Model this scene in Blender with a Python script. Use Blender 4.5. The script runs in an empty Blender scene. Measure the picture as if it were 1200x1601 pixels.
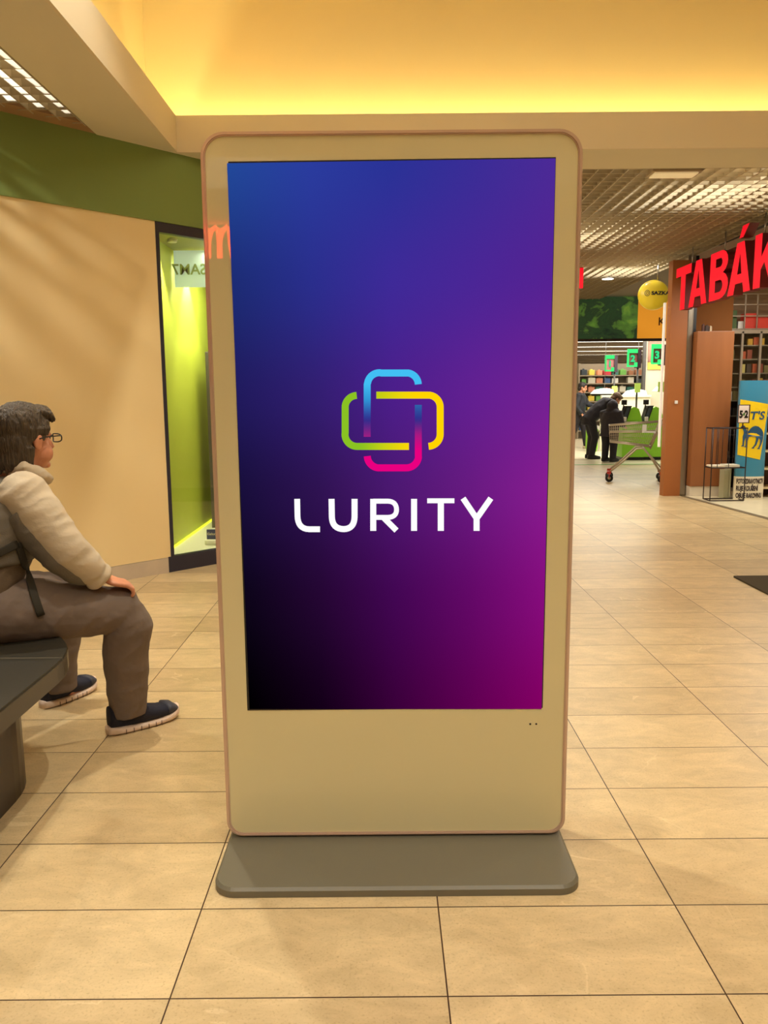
import bpy, bmesh, math, random
from mathutils import Vector, Matrix, noise
random.seed(7)
PI = math.pi
SC = bpy.context.scene
COL = SC.collection
# ------------------------------------------------------------------ camera, view, light
TH = math.radians(8.29); ROLL = math.radians(0.48)
Fv = Vector((0, math.cos(TH), -math.sin(TH))); R0 = Vector((1, 0, 0)); U0 = R0.cross(Fv)
Rv = R0*math.cos(ROLL) - U0*math.sin(ROLL); Uv = U0*math.cos(ROLL) + R0*math.sin(ROLL)
cam = bpy.data.cameras.new('camera'); cam_o = bpy.data.objects.new('camera', cam); COL.objects.link(cam_o)
M = Matrix((Rv, Uv, -Fv)).transposed().to_4x4(); M.translation = (0, 0, 1.28)
cam_o.matrix_world = M
cam.sensor_fit = 'HORIZONTAL'; cam.sensor_width = 36; cam.lens = 36*1225/1200; cam.clip_end = 200; cam.clip_start = .05
SC.camera = cam_o
SC.view_settings.view_transform = 'Standard'; SC.view_settings.look = 'None'
SC.view_settings.gamma = 1; SC.view_settings.use_curve_mapping = False
SC.view_settings.exposure = 0.0
wd = bpy.data.worlds.new('world'); SC.world = wd; wd.use_nodes = True
wd.node_tree.nodes['Background'].inputs[0].default_value = (1.0, .93, .80, 1)
wd.node_tree.nodes['Background'].inputs[1].default_value = .31

def area(name, loc, size, power, color, rot=(0, 0, 0), sy=None):
    l = bpy.data.lights.new(name, 'AREA'); l.energy = power; l.color = color; l.size = size
    if sy: l.shape = 'RECTANGLE'; l.size_y = sy
    o = bpy.data.objects.new(name, l); COL.objects.link(o); o.location = loc; o.rotation_euler = rot
    return o
def spot(name, loc, power, color, angle=100, blend=.5, rad=.06, aim=None):
    l = bpy.data.lights.new(name, 'SPOT'); l.energy = power; l.color = color
    l.spot_size = math.radians(angle); l.spot_blend = blend; l.shadow_soft_size = rad
    o = bpy.data.objects.new(name, l); COL.objects.link(o); o.location = loc
    if aim: o.rotation_euler = (Vector(aim)-Vector(loc)).to_track_quat('-Z', 'Y').to_euler()
    return o
WARM = (1, .74, .42); WARM2 = (1, .94, .78); NEUT = (1, .96, .86)
area('tray_fill', (.9, 1.2, 4.5), 3.2, 80, WARM2, sy=5)  # broad unseen fill light added under the tray ceiling
spot('fill_spot_behind', (-1.3, -1.6, 4.45), 320, WARM2, 110, .6, .06)  # unseen fill spots added behind the camera to brighten the near floor
spot('fill_spot_behind', (1.5, -1.0, 4.45), 215, WARM2, 110, .6, .06)
spot('tray_spot', (.12, 2.12, 4.45), 175, WARM2, 95, .6, .05)
spot('tray_spot', (2.2, 3.1, 4.45), 45, WARM2, 100, .6, .06)
spot('tray_spot', (-1.1, 3.4, 4.45), 250, WARM2, 100, .6, .06)
area('concourse_light', (1.6, 9.2, 2.93), 2.6, 92, WARM2, sy=3.5)
area('market_light', (5.6, 17.2, 2.79), 2.6, 230, NEUT, sy=3.0)
area('market_light', (9.0, 25.5, 2.79), 7.0, 350, NEUT, sy=9)
area('shop_light', (4.7, 8.8, 2.66), .9, 45, NEUT, sy=1.4)
spot('louvre_lamp', (2.9, 6.75, 3.55), 75, WARM2, 170, .3, .08)
spot('louvre_lamp', (1.9, 8.7, 3.55), 80, WARM2, 170, .3, .08)
spot('louvre_lamp', (3.3, 11.0, 3.55), 80, WARM2, 170, .3, .08)
spot('louvre_lamp', (-2.75, 3.6, 3.6), 200, NEUT, 175, .2, .05)
spot('showcase_spot', (-1.60, 6.10, 2.43), 90, (1, .95, .5), 74, .5, .02, aim=(-1.70, 6.10, 1.1))
spot('showcase_spot', (-1.58, 6.95, 2.43), 130, (1, .95, .5), 74, .5, .02, aim=(-1.70, 6.95, 1.1))
area('showcase_tube', (-1.25, 6.9, 2.44), .3, 26, (1, .97, .7), sy=1.0)

# ------------------------------------------------------------------ helpers
def lin(c):
    return tuple(((v/255)/12.92 if v/255 <= .04045 else ((v/255+.055)/1.055)**2.4) for v in c)
def mat(name, rgb, rough=.6, metal=0, spec=.5, coat=0, emit=None, es=0, bump=0, bscale=50, var=0, vscale=4, stretch=None, trans=0):
    m = bpy.data.materials.new(name); m.use_nodes = True
    nt = m.node_tree; b = nt.nodes['Principled BSDF']; c = lin(rgb)
    b.inputs['Base Color'].default_value = (*c, 1); b.inputs['Roughness'].default_value = rough
    b.inputs['Metallic'].default_value = metal; b.inputs['Specular IOR Level'].default_value = spec
    b.inputs['Coat Weight'].default_value = coat; b.inputs['Coat Roughness'].default_value = .0
    b.inputs['Transmission Weight'].default_value = trans
    if emit: b.inputs['Emission Color'].default_value = (*lin(emit), 1); b.inputs['Emission Strength'].default_value = es
    if bump or var:
        tc = nt.nodes.new('ShaderNodeTexCoord'); mp = nt.nodes.new('ShaderNodeMapping')
        nt.links.new(tc.outputs['Object'], mp.inputs[0])
        if stretch: mp.inputs['Scale'].default_value = stretch
        if bump:
            n = nt.nodes.new('ShaderNodeTexNoise'); n.inputs['Scale'].default_value = bscale; n.inputs['Detail'].default_value = 4
            bp = nt.nodes.new('ShaderNodeBump'); bp.inputs['Strength'].default_value = bump; bp.inputs['Distance'].default_value = .01
            nt.links.new(mp.outputs[0], n.inputs[0]); nt.links.new(n.outputs[0], bp.inputs['Height']); nt.links.new(bp.outputs[0], b.inputs['Normal'])
        if var:
            n = nt.nodes.new('ShaderNodeTexNoise'); n.inputs['Scale'].default_value = vscale; n.inputs['Detail'].default_value = 5
            r = nt.nodes.new('ShaderNodeValToRGB')
            r.color_ramp.elements[0].position = .3; r.color_ramp.elements[1].position = .7
            r.color_ramp.elements[0].color = (*[max(0, v*(1-var)) for v in c], 1); r.color_ramp.elements[1].color = (*[min(1, v*(1+var)) for v in c], 1)
            nt.links.new(mp.outputs[0], n.inputs[0]); nt.links.new(n.outputs[0], r.inputs[0]); nt.links.new(r.outputs[0], b.inputs['Base Color'])
    return m
def emat(name, rgb, s=1.0, attr=False):
    m = bpy.data.materials.new(name); m.use_nodes = True; nt = m.node_tree; nt.nodes.clear()
    e = nt.nodes.new('ShaderNodeEmission'); o = nt.nodes.new('ShaderNodeOutputMaterial')
    e.inputs[0].default_value = (*lin(rgb), 1); e.inputs[1].default_value = s
    if attr:
        a = nt.nodes.new('ShaderNodeAttribute'); a.attribute_name = 'glow'; nt.links.new(a.outputs['Color'], e.inputs[0])
    nt.links.new(e.outputs[0], o.inputs[0]); return m
def glass_mat(name, tint=(1, 1, 1), rough=.02):
    m = bpy.data.materials.new(name); m.use_nodes = True; nt = m.node_tree; nt.nodes.clear()
    t = nt.nodes.new('ShaderNodeBsdfTransparent'); g = nt.nodes.new('ShaderNodeBsdfGlossy'); x = nt.nodes.new('ShaderNodeMixShader')
    f = nt.nodes.new('ShaderNodeFresnel'); o = nt.nodes.new('ShaderNodeOutputMaterial')
    f.inputs[0].default_value = 1.5; t.inputs[0].default_value = (*tint, 1); g.inputs['Roughness'].default_value = rough
    nt.links.new(f.outputs[0], x.inputs[0]); nt.links.new(t.outputs[0], x.inputs[1]); nt.links.new(g.outputs[0], x.inputs[2])
    nt.links.new(x.outputs[0], o.inputs[0]); return m
ORG = {}
def origin_of(p): return ORG.get(p.name, Vector((0, 0, 0))) if p else Vector((0, 0, 0))
def obj(name, bm, m=None, parent=None, smooth=False, kind=None):
    me = bpy.data.meshes.new(name)
    if parent is not None:
        og = origin_of(parent)
        if og.length: bmesh.ops.translate(bm, verts=bm.verts, vec=-og)
    bm.normal_update(); bm.to_mesh(me); bm.free()
    o = bpy.data.objects.new(name, me); COL.objects.link(o)
    for mm in (m if isinstance(m, (list, tuple)) else [m]):
        if mm: me.materials.append(mm)
    if smooth:
        for p in me.polygons: p.use_smooth = True
    if parent is not None: o.parent = parent; ORG[o.name] = origin_of(parent)
    if kind: o['kind'] = kind
    return o
def struct(name, bm, m): return obj(name, bm, m, kind='structure')
def tag(o, label, cat, group=None):
    o['label'] = label; o['category'] = cat
    if group: o['group'] = group
    return o
def thing(name, label, cat, loc=(0, 0, 0), group=None, local=False):
    o = bpy.data.objects.new(name, None); COL.objects.link(o); o.location = loc; o.empty_display_size = .1
    ORG[o.name] = Vector((0, 0, 0)) if local else Vector(loc)
    return tag(o, label, cat, group)
def dup(root, loc=None, rz=None, label=None, group=None):
    r = root.copy(); COL.objects.link(r)
    if loc is not None: r.location = loc
    if rz is not None: r.rotation_euler = (0, 0, rz)
    if label: r['label'] = label
    if group: r['group'] = group
    for ch in list(root.children):
        c = ch.copy(); COL.objects.link(c); c.parent = r
        for g in ch.children:
            d = g.copy(); COL.objects.link(d); d.parent = c
    return r
def NB(): return bmesh.new()
def box(bm, x0, x1, y0, y1, z0, z1, bev=0, mi=0, mtx=None):
    t = bmesh.new(); bmesh.ops.create_cube(t, size=1)
    for v in t.verts: v.co = Vector(((x0+x1)/2+v.co.x*(x1-x0), (y0+y1)/2+v.co.y*(y1-y0), (z0+z1)/2+v.co.z*(z1-z0)))
    if bev: bmesh.ops.bevel(t, geom=t.edges[:], offset=bev, segments=2, affect='EDGES', profile=.6)
    merge(bm, t, mtx, mi); return bm
def merge(bm, t, mtx=None, mi=0):
    if mtx is not None: bmesh.ops.transform(t, matrix=mtx, verts=t.verts)
    t.verts.index_update(); vs = [bm.verts.new(v.co) for v in t.verts]
    for f in t.faces:
        try:
            nf = bm.faces.new([vs[v.index] for v in f.verts]); nf.material_index = mi; nf.smooth = f.smooth
        except ValueError: pass
    t.free()
def quad(bm, pts, mi=0):
    f = bm.faces.new([bm.verts.new(Vector(p)) for p in pts]); f.material_index = mi; return f
def tube(bm, pts, r, n=10, mi=0, closed=False):
    pts = [Vector(p) for p in pts]; rr = r if isinstance(r, (list, tuple)) else [r]*len(pts)
    rings = []; prev = None; L = len(pts)
    for i, p in enumerate(pts):
        if closed: t = (pts[(i+1) % L]-pts[i-1])
        else: t = (pts[min(i+1, L-1)]-pts[max(i-1, 0)])
        t.normalize()
        a = prev if prev is not None else (Vector((0, 0, 1)) if abs(t.z) < .9 else Vector((1, 0, 0)))
        a = (a - t*a.dot(t)); a.normalize(); prev = a; b = t.cross(a)
        rings.append([bm.verts.new(p+(a*math.cos(2*PI*k/n)+b*math.sin(2*PI*k/n))*rr[i]) for k in range(n)])
    for i in range(L if closed else L-1):
        A, B = rings[i], rings[(i+1) % L]
        for k in range(n):
            f = bm.faces.new((A[k], A[(k+1) % n], B[(k+1) % n], B[k])); f.material_index = mi; f.smooth = True
    if not closed:
        bm.faces.new(rings[0][::-1]).material_index = mi; bm.faces.new(rings[-1]).material_index = mi
def ellip(bm, c, r, rot=None, sub=3):
    t = bmesh.new(); bmesh.ops.create_icosphere(t, subdivisions=sub, radius=1)
    m = Matrix.Diagonal((*r, 1))
    if rot is not None: m = rot.to_4x4() @ m
    m = Matrix.Translation(Vector(c)) @ m
    for f in t.faces: f.smooth = True
    merge(bm, t, m)
def loft(bm, rings, n=24, sup=2.0, mi=0):
    """rings: (centre, axis_a, axis_b) with superellipse exponent"""
    R = []
    for c, a, b in rings:
        c, a, b = Vector(c), Vector(a), Vector(b); ring = []
        for k in range(n):
            t = 2*PI*k/n; ct, st = math.cos(t), math.sin(t)
            x = math.copysign(abs(ct)**(2/sup), ct); y = math.copysign(abs(st)**(2/sup), st)
            ring.append(bm.verts.new(c+a*x+b*y))
        R.append(ring)
    for A, B in zip(R, R[1:]):
        for k in range(n):
            f = bm.faces.new((A[k], A[(k+1) % n], B[(k+1) % n], B[k])); f.smooth = True; f.material_index = mi
    bm.faces.new(R[0][::-1]).material_index = mi; bm.faces.new(R[-1]).material_index = mi
def prism(bm, outline, fn, d0, d1, mi=0, side_mi=None):
    """outline list of (u,v); fn(u,v,d)->point"""
    A = [bm.verts.new(fn(u, v, d0)) for u, v in outline]; B = [bm.verts.new(fn(u, v, d1)) for u, v in outline]
    n = len(outline)
    f1 = bm.faces.new(A); f1.material_index = mi
    bm.faces.new(B[::-1]).material_index = mi
    for k in range(n):
        f = bm.faces.new((A[k], B[k], B[(k+1) % n], A[(k+1) % n])); f.material_index = mi if side_mi is None else side_mi
def rrect(x0, x1, z0, z1, r, n=8, rb=None):
    rb = r if rb is None else rb; pts = []
    for cx, cz, a0, q in ((x1-r, z1-r, 0, r), (x0+r, z1-r, 90, r), (x0+rb, z0+rb, 180, rb), (x1-rb, z0+rb, 270, rb)):
        for k in range(n+1):
            a = math.radians(a0+90*k/n); pts.append((cx+q*math.cos(a), cz+q*math.sin(a)))
    return pts
def remesh(bm, voxel, smooth=2, disp=None):
    me = bpy.data.meshes.new('tmp'); bm.to_mesh(me); bm.free()
    o = bpy.data.objects.new('tmp', me); COL.objects.link(o)
    md = o.modifiers.new('r', 'REMESH'); md.mode = 'VOXEL'; md.voxel_size = voxel; md.use_smooth_shade = True
    if smooth:
        s = o.modifiers.new('s', 'SMOOTH'); s.factor = .5; s.iterations = smooth
    dg = bpy.context.evaluated_depsgraph_get(); ev = o.evaluated_get(dg)
    b = bmesh.new(); b.from_mesh(ev.to_mesh()); ev.to_mesh_clear()
    bpy.data.objects.remove(o); bpy.data.meshes.remove(me)
    if disp:
        b.normal_update()
        for v in b.verts: v.co += v.normal*disp(v.co)
    for f in b.faces: f.smooth = True
    return b
def text_bm(s, size, ext=.001, off=0.0, align='LEFT', xs=1.0, shear=0):
    cu = bpy.data.curves.new('t', 'FONT'); cu.body = s; cu.size = size; cu.extrude = ext; cu.offset = off; cu.align_x = align
    cu.shear = shear; cu.resolution_u = 4
    o = bpy.data.objects.new('t', cu); COL.objects.link(o)
    dg = bpy.context.evaluated_depsgraph_get(); me = bpy.data.meshes.new_from_object(o.evaluated_get(dg))
    b = bmesh.new(); b.from_mesh(me); bpy.data.objects.remove(o); bpy.data.curves.remove(cu); bpy.data.meshes.remove(me)
    if xs != 1: bmesh.ops.scale(b, vec=(xs, 1, 1), verts=b.verts)
    return b
def frame_m(o, x, y):
    x, y, o = Vector(x), Vector(y), Vector(o); z = x.cross(y)
    m = Matrix((x, y, z)).transposed().to_4x4(); m.translation = o; return m
def facing_cam(o): return frame_m(o, (1, 0, 0), (0, 0, 1))   # text readable from -Y

# ------------------------------------------------------------------ materials
def floor_mat():
    m = bpy.data.materials.new('stone_tile_floor'); m.use_nodes = True; nt = m.node_tree; N = nt.nodes; Lk = nt.links
    b = N['Principled BSDF']; tc = N.new('ShaderNodeTexCoord'); mp = N.new('ShaderNodeMapping')
    mp.inputs['Location'].default_value = (-.129+6, -1.523+6, 0); Lk.new(tc.outputs['Object'], mp.inputs[0])
    br = N.new('ShaderNodeTexBrick'); br.offset = 0; br.squash = 1; Lk.new(mp.outputs[0], br.inputs['Vector'])
    for k, v in (('Scale', 1), ('Mortar Size', .0018), ('Mortar Smooth', .1), ('Bias', 0), ('Brick Width', .6), ('Row Height', .3)): br.inputs[k].default_value = v
    br.inputs['Color1'].default_value = (.0, .0, .0, 1); br.inputs['Color2'].default_value = (1, 1, 1, 1); br.inputs['Mortar'].default_value = (.5, .5, .5, 1)
    tone = N.new('ShaderNodeValToRGB'); Lk.new(br.outputs['Color'], tone.inputs[0])
    tone.color_ramp.elements[0].color = (*lin((196, 172, 132)), 1); tone.color_ramp.elements[1].color = (*lin((214, 190, 148)), 1)
    # per tile offset of the cloudy stone pattern
    ad = N.new('ShaderNodeMixRGB'); ad.blend_type = 'ADD'; ad.inputs[0].default_value = 1; Lk.new(tc.outputs['Object'], ad.inputs[1])
    sc = N.new('ShaderNodeVectorMath'); sc.operation = 'SCALE'; sc.inputs['Scale'].default_value = 7; Lk.new(br.outputs['Color'], sc.inputs[0]); Lk.new(sc.outputs[0], ad.inputs[2])
    st = N.new('ShaderNodeMapping'); st.inputs['Scale'].default_value = (1, 1.9, 1); st.inputs['Rotation'].default_value = (0, 0, .25); Lk.new(ad.outputs[0], st.inputs[0])
    n1 = N.new('ShaderNodeTexNoise'); n1.inputs['Scale'].default_value = 5.5; n1.inputs['Detail'].default_value = 10; n1.inputs['Roughness'].default_value = .74; n1.inputs['Distortion'].default_value = .5
    Lk.new(st.outputs[0], n1.inputs[0])
    r1 = N.new('ShaderNodeValToRGB'); Lk.new(n1.outputs[0], r1.inputs[0])
    r1.color_ramp.elements[0].position = .34; r1.color_ramp.elements[0].color = (.80, .79, .76, 1)
    r1.color_ramp.elements[1].position = .66; r1.color_ramp.elements[1].color = (1.10, 1.09, 1.07, 1)
    mx = N.new('ShaderNodeMixRGB'); mx.blend_type = 'MULTIPLY'; mx.inputs[0].default_value = 1; Lk.new(tone.outputs[0], mx.inputs[1]); Lk.new(r1.outputs[0], mx.inputs[2])
    # thin pale veins
    n2 = N.new('ShaderNodeTexNoise'); n2.inputs['Scale'].default_value = 2.2; n2.inputs['Detail'].default_value = 6; n2.inputs['Distortion'].default_value = 1.5; Lk.new(ad.outputs[0], n2.inputs[0])
    r2 = N.new('ShaderNodeValToRGB'); Lk.new(n2.outputs[0], r2.inputs[0]); e = r2.color_ramp.elements
    e[0].position = .488; e[0].color = (0, 0, 0, 1); e[1].position = .512; e[1].color = (0, 0, 0, 1); k = e.new(.5); k.color = (1, 1, 1, 1)
    n3 = N.new('ShaderNodeTexNoise'); n3.inputs['Scale'].default_value = 3; Lk.new(ad.outputs[0], n3.inputs[0])
    r3 = N.new('ShaderNodeValToRGB'); Lk.new(n3.outputs[0], r3.inputs[0]); r3.color_ramp.elements[0].position = .5; r3.color_ramp.elements[1].position = .65
    mv = N.new('ShaderNodeMath'); mv.operation = 'MULTIPLY'; Lk.new(r2.outputs[0], mv.inputs[0]); Lk.new(r3.outputs[0], mv.inputs[1])
    mv2 = N.new('ShaderNodeMath'); mv2.operation = 'MULTIPLY'; mv2.inputs[1].default_value = .5; Lk.new(mv.outputs[0], mv2.inputs[0])
    m2 = N.new('ShaderNodeMixRGB'); Lk.new(mv2.outputs[0], m2.inputs[0]); Lk.new(mx.outputs[0], m2.inputs[1]); m2.inputs[2].default_value = (*lin((236, 214, 172)), 1)
    # specks
    n4 = N.new('ShaderNodeTexNoise'); n4.inputs['Scale'].default_value = 160; n4.inputs['Detail'].default_value = 2; Lk.new(tc.outputs['Object'], n4.inputs[0])
    r4 = N.new('ShaderNodeValToRGB'); Lk.new(n4.outputs[0], r4.inputs[0]); r4.color_ramp.elements[0].position = .25; r4.color_ramp.elements[0].color = (.78, .76, .72, 1); r4.color_ramp.elements[1].position = .45; r4.color_ramp.elements[1].color = (1, 1, 1, 1)
    m3 = N.new('ShaderNodeMixRGB'); m3.blend_type = 'MULTIPLY'; m3.inputs[0].default_value = 1; Lk.new(m2.outputs[0], m3.inputs[1]); Lk.new(r4.outputs[0], m3.inputs[2])
    m4 = N.new('ShaderNodeMixRGB'); Lk.new(br.outputs['Fac'], m4.inputs[0]); Lk.new(m3.outputs[0], m4.inputs[1]); m4.inputs[2].default_value = (*lin((62, 38, 22)), 1)
    Lk.new(m4.outputs[0], b.inputs['Base Color'])
    rr = N.new('ShaderNodeMapRange'); rr.inputs['To Min'].default_value = .30; rr.inputs['To Max'].default_value = .42; Lk.new(n1.outputs[0], rr.inputs[0]); Lk.new(rr.outputs[0], b.inputs['Roughness'])
    b.inputs['Specular IOR Level'].default_value = .45
    bp = N.new('ShaderNodeBump'); bp.inputs['Strength'].default_value = .5; bp.inputs['Distance'].default_value = .002; bp.invert = True
    Lk.new(br.outputs['Fac'], bp.inputs['Height']); Lk.new(bp.outputs[0], b.inputs['Normal'])
    return m
MF = floor_mat()
m_plaster = mat('cream_plaster', (222, 212, 186), .8, var=.02, vscale=2)
m_cove = mat('cove_plaster', (222, 202, 162), .85)
m_fascia = mat('lip_plaster', (226, 212, 184), .8)
m_louvre = mat('louvre_metal', (186, 172, 146), .45)
m_plenum = mat('plenum_dark', (60, 50, 40), .9)
m_green = mat('olive_band', (130, 152, 84), .55, var=.04, vscale=1)
m_beige = mat('beige_laminate', (246, 222, 170), .28, spec=.5, var=.03, vscale=1.2)
m_skirt = mat('skirting_tile', (206, 190, 170), .35, var=.08, vscale=5)
m_navy = mat('navy_frame', (46, 44, 62), .4)
m_lime = mat('lime_backing', (186, 200, 70), .5)
m_glass = glass_mat('clear_glass')
m_dkgrey = mat('dark_grey', (70, 66, 62), .5)
m_white = mat('white_plastic', (235, 232, 226), .4)
m_black = mat('black_plastic', (22, 20, 22), .4)
m_chrome = mat('steel', (190, 186, 180), .3, metal=.9)
m_orange = mat('orange_pillar', (166, 100, 52), .45, var=.04, vscale=1.5)
m_brown = mat('brown_laminate', (156, 98, 58), .35, var=.05, vscale=2, stretch=(6, 6, .6))
m_red_face = mat('red_sign_face', (150, 8, 16), .6, spec=.1, emit=(255, 22, 40), es=.85)
m_red_side = mat('red_sign_side', (110, 22, 20), .5)
m_shopfloor = mat('shop_floor_cream', (240, 228, 196), .25, var=.03, vscale=2)

# ------------------------------------------------------------------ setting: floor
b = NB(); box(b, -6, 7, -4, 14.7, -.1, 0); struct('floor', b, MF)
b = NB(); box(b, -2, 30, 14.7, 50, -.1, 0); struct('floor', b, m_shopfloor)
b = NB(); prism(b, [(3.80, 9.97), (3.86, 9.97), (4.06, 7.8), (4.26, 5.6), (4.18, 5.6), (3.98, 7.8)], lambda u, v, d: (u, v, d), 0, .004); struct('trim_1', b, mat('threshold_strip', (120, 104, 80), .4))
b = NB(); prism(b, [(3.86, 9.97), (7, 9.97), (7, 5.6), (4.26, 5.6), (4.06, 7.8)], lambda u, v, d: (u, v, d), 0, .003); struct('floor', b, m_shopfloor)
b = NB(); box(b, 3.5, 9, 14.68, 14.78, 0, .004); struct('trim_2', b, mat('green_floor_line', (88, 150, 50), .5))
b = NB(); prism(b, rrect(2.47, 3.9, 4.0, 5.43, .01, 3), lambda u, v, d: (u, v, d), 0, .012)
tag(obj('door_mat', b, mat('mat_fibre', (74, 62, 42), .95, bump=.8, bscale=300)), 'dark brown mat lying on the tiled floor near the tobacco shop', 'mat')

# ceiling tray: lip, cove, soffits
Hc = 3.01; lipz = 3.255; TX0, TX1, TY0, TY1 = -1.44, 3.7, -2.6, 5.85; SB = .27
def ring_boxes(b, x0, x1, y0, y1, t, z0, z1):   # frame outside the rectangle with thickness t
    box(b, x0-t, x1+t, y1, y1+t, z0, z1); box(b, x0-t, x1+t, y0-t, y0, z0, z1)
    box(b, x0-t, x0, y0, y1, z0, z1); box(b, x1, x1+t, y0, y1, z0, z1)
b = NB(); ring_boxes(b, TX0, TX1, TY0, TY1, .02, Hc-.001, lipz); struct('trim_3', b, m_fascia)
b = NB()
box(b, TX0-.43, TX0-.001, -4, 6.349, Hc, Hc+.03); box(b, TX1+.001, 7, -4, 6.349, Hc, Hc+.03)
box(b, TX0-.001, TX1+.001, TY1+.001, 6.349, Hc, Hc+.03); box(b, TX0-.001, TX1+.001, -4, TY0-.001, Hc, Hc+.03)
struct('ceiling', b, m_plaster)
b = NB(); ring_boxes(b, TX0-SB, TX1+SB, TY0-SB, TY1+SB, .03, Hc+.03, 4.62); struct('wall_cove', b, m_cove)
b = NB(); box(b, TX0-SB, TX1+SB, TY0-SB, TY1+SB, 4.62, 4.66); struct('ceiling', b, m_cove)
m_led = emat('led_strip_glow', (255, 234, 155), 42)
def led(x0, x1, y0, y1, label):
    b = NB(); box(b, x0, x1, y0, y1, Hc+.032, Hc+.05)
    tag(obj('led_strip', b, m_led), label, 'light strip')
led(TX0-.1, TX1+.1, TY1+.10, TY1+.14, 'hidden warm strip light in the cove above the far lip of the ceiling tray')
led(TX0-.14, TX0-.10, TY0, TY1, 'hidden warm strip light in the cove along the left lip of the ceiling tray')
# louvre ceilings
def louvre(name, xr, yr, p, h, clip=None):
    b = NB(); t = .004
    nx = int((xr[1]-xr[0])/p)+1; ny = int((yr[1]-yr[0])/p)+1
    for j in range(ny):
        y = yr[0]+j*p; x0, x1 = xr
        if clip: x0 = max(x0, clip(y))
        if x1-x0 > .02: box(b, x0, x1, y-t, y+t, Hc, Hc+h)
    for i in range(nx):
        x = xr[1]-i*p; y0, y1 = yr
        if clip: y1 = min(y1, x+7.352-.16)
        if y1-y0 > .02: box(b, x-t, x+t, y0, y1, Hc, Hc+h-.002)
    struct(name, b, m_louvre)
louvre('ceiling', (-1.0, 3.92), (6.36, 14.6), .118, .07)
louvre('ceiling', (-5.0, -1.88), (1.0, 5.3), .118, .06, clip=lambda y: y-7.352+.16)
b = NB(); box(b, -6, 7, 6.40, 14.7, 3.95, 4.0); box(b, -6, -1.9, -4, 6.4, 3.95, 4.0); struct('ceiling', b, m_plenum)
b = NB(); prism(b, [(-1.87, 5.482), (-5, 2.352), (-5, 2.12), (-1.87, 5.25)], lambda u, v, d: (u, v, d), Hc+.004, Hc+.07); struct('trim_4', b, mat('brown_soffit', (170, 134, 96), .7))

# ---- 45 degree left wall with showcase (s along wall, t into the wall)
P0 = Vector((-1.612, 5.740, 0)); D = Vector((1, 1, 0)).normalized(); Nn = Vector((-1, 1, 0)).normalized()
def W(s, t, z): return P0+D*s+Nn*t+Vector((0, 0, z))
WM = frame_m(P0, D, Nn)
def wbox(b, s0, s1, t0, t1, z0, z1, bev=0, mi=0): box(b, s0, s1, t0, t1, z0, z1, bev, mi, WM)
b = NB(); wbox(b, -4.6, .022, 0, .12, .115, 2.525); struct('wall_left', b, m_beige)
b = NB(); wbox(b, -4.6, .0, -.002, .12, 0, .113); struct('baseboard_left', b, m_skirt)
b = NB(); wbox(b, -4.6, 1.25, -.012, .12, 2.525, 3.03); struct('wall_left_header', b, m_green)
S1 = 1.02
b = NB()
wbox(b, S1+.03, 1.25, 0, .12, 0, 2.525); struct('wall_left_end', b, m_beige)
b = NB(); box(b, -.85, -.75, 6.75, 14.6, 0, 3.0); struct('wall_far_left', b, m_beige)
# showcase (one thing)
cs = thing('display_window', 'tall lime green lit shop display window set into the beige wall', 'shop window', tuple(W(.5, 0, 0)))
b = NB(); wbox(b, 0.0, S1+.03, -.004, .05, 0, .118)
wbox(b, .022, S1+.03, -.004, .05, 2.455, 2.523); wbox(b, .022, .05, -.004, .05, .118, 2.455); wbox(b, S1, S1+.03, -.004, .05, .118, 2.455)
obj('window_frame', b, m_navy, cs)
b = NB(); wbox(b, .05, S1, .02, .026, .118, 2.455); obj('window_pane', b, m_glass, cs)
LX = -1.68
b = NB(); box(b, LX-.03, LX, 5.80, 7.9, .09, 2.5); obj('lime_backing', b, m_lime, cs)
b = NB(); prism(b, [(LX, 5.81), (-1.55, 5.86), (-.90, 6.50), (-.90, 7.9), (LX, 7.9)], lambda u, v, d: (u, v, d), 2.47, 2.5); obj('top_board', b, mat('grey_board', (150, 150, 110), .6), cs)
b = NB(); prism(b, [(LX, 5.81), (-1.55, 5.86), (-.90, 6.50), (-.90, 7.9), (LX, 7.9)], lambda u, v, d: (u, v, d), .08, .11); obj('base_board', b, mat('pale_board', (196, 196, 180), .35), cs)
b = NB(); box(b, LX, LX+.012, 5.86, 7.88, .111, .125); obj('glowing_edge', b, mat('yellow_edge', (235, 240, 40), .4, emit=(235, 250, 40), es=1.2), cs)
b = NB(); box(b, LX, -.90, 7.88, 7.9, .09, 2.5); box(b, -.90, -.87, 6.75, 7.9, .09, 2.5); obj('back_board', b, mat('back_olive', (120, 124, 70), .6), cs)
b = NB(); box(b, -1.66, -1.28, 6.48, 6.485, 2.17, 2.455); pc = obj('reflected_sign', b, mat('pale_blue_reflection', (205, 228, 222), .5, emit=(215, 240, 225), es=.3), cs)  # sign reflection in the glass, built as a pale glowing panel
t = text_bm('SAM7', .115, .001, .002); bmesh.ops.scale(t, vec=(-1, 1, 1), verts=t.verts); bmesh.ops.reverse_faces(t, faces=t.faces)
b = NB(); merge(b, t, facing_cam((-1.40, 6.476, 2.27))); obj('reflected_lettering', b, mat('faded_green_reflection', (150, 175, 110), .5), pc)  # reflected letters, mirrored on that panel
for yy in (6.10, 6.95):
    b = NB(); loft(b, [((-1.56, yy, 2.475), (.035, 0, 0), (0, .035, 0)), ((-1.57, yy, 2.445), (.035, 0, 0), (0, .035, 0))], 16)
    obj('spotlight', b, m_white, cs)
b = NB(); box(b, LX+.001, LX+.012, 6.02, 6.10, .26, .42, .004); obj('socket_plate', b, m_white, cs)
gp_ = thing('display_plinth', 'tall dark grey display plinth at the right side inside the lime showcase', 'display stand', (-1.40, 7.3, .11))
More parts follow.
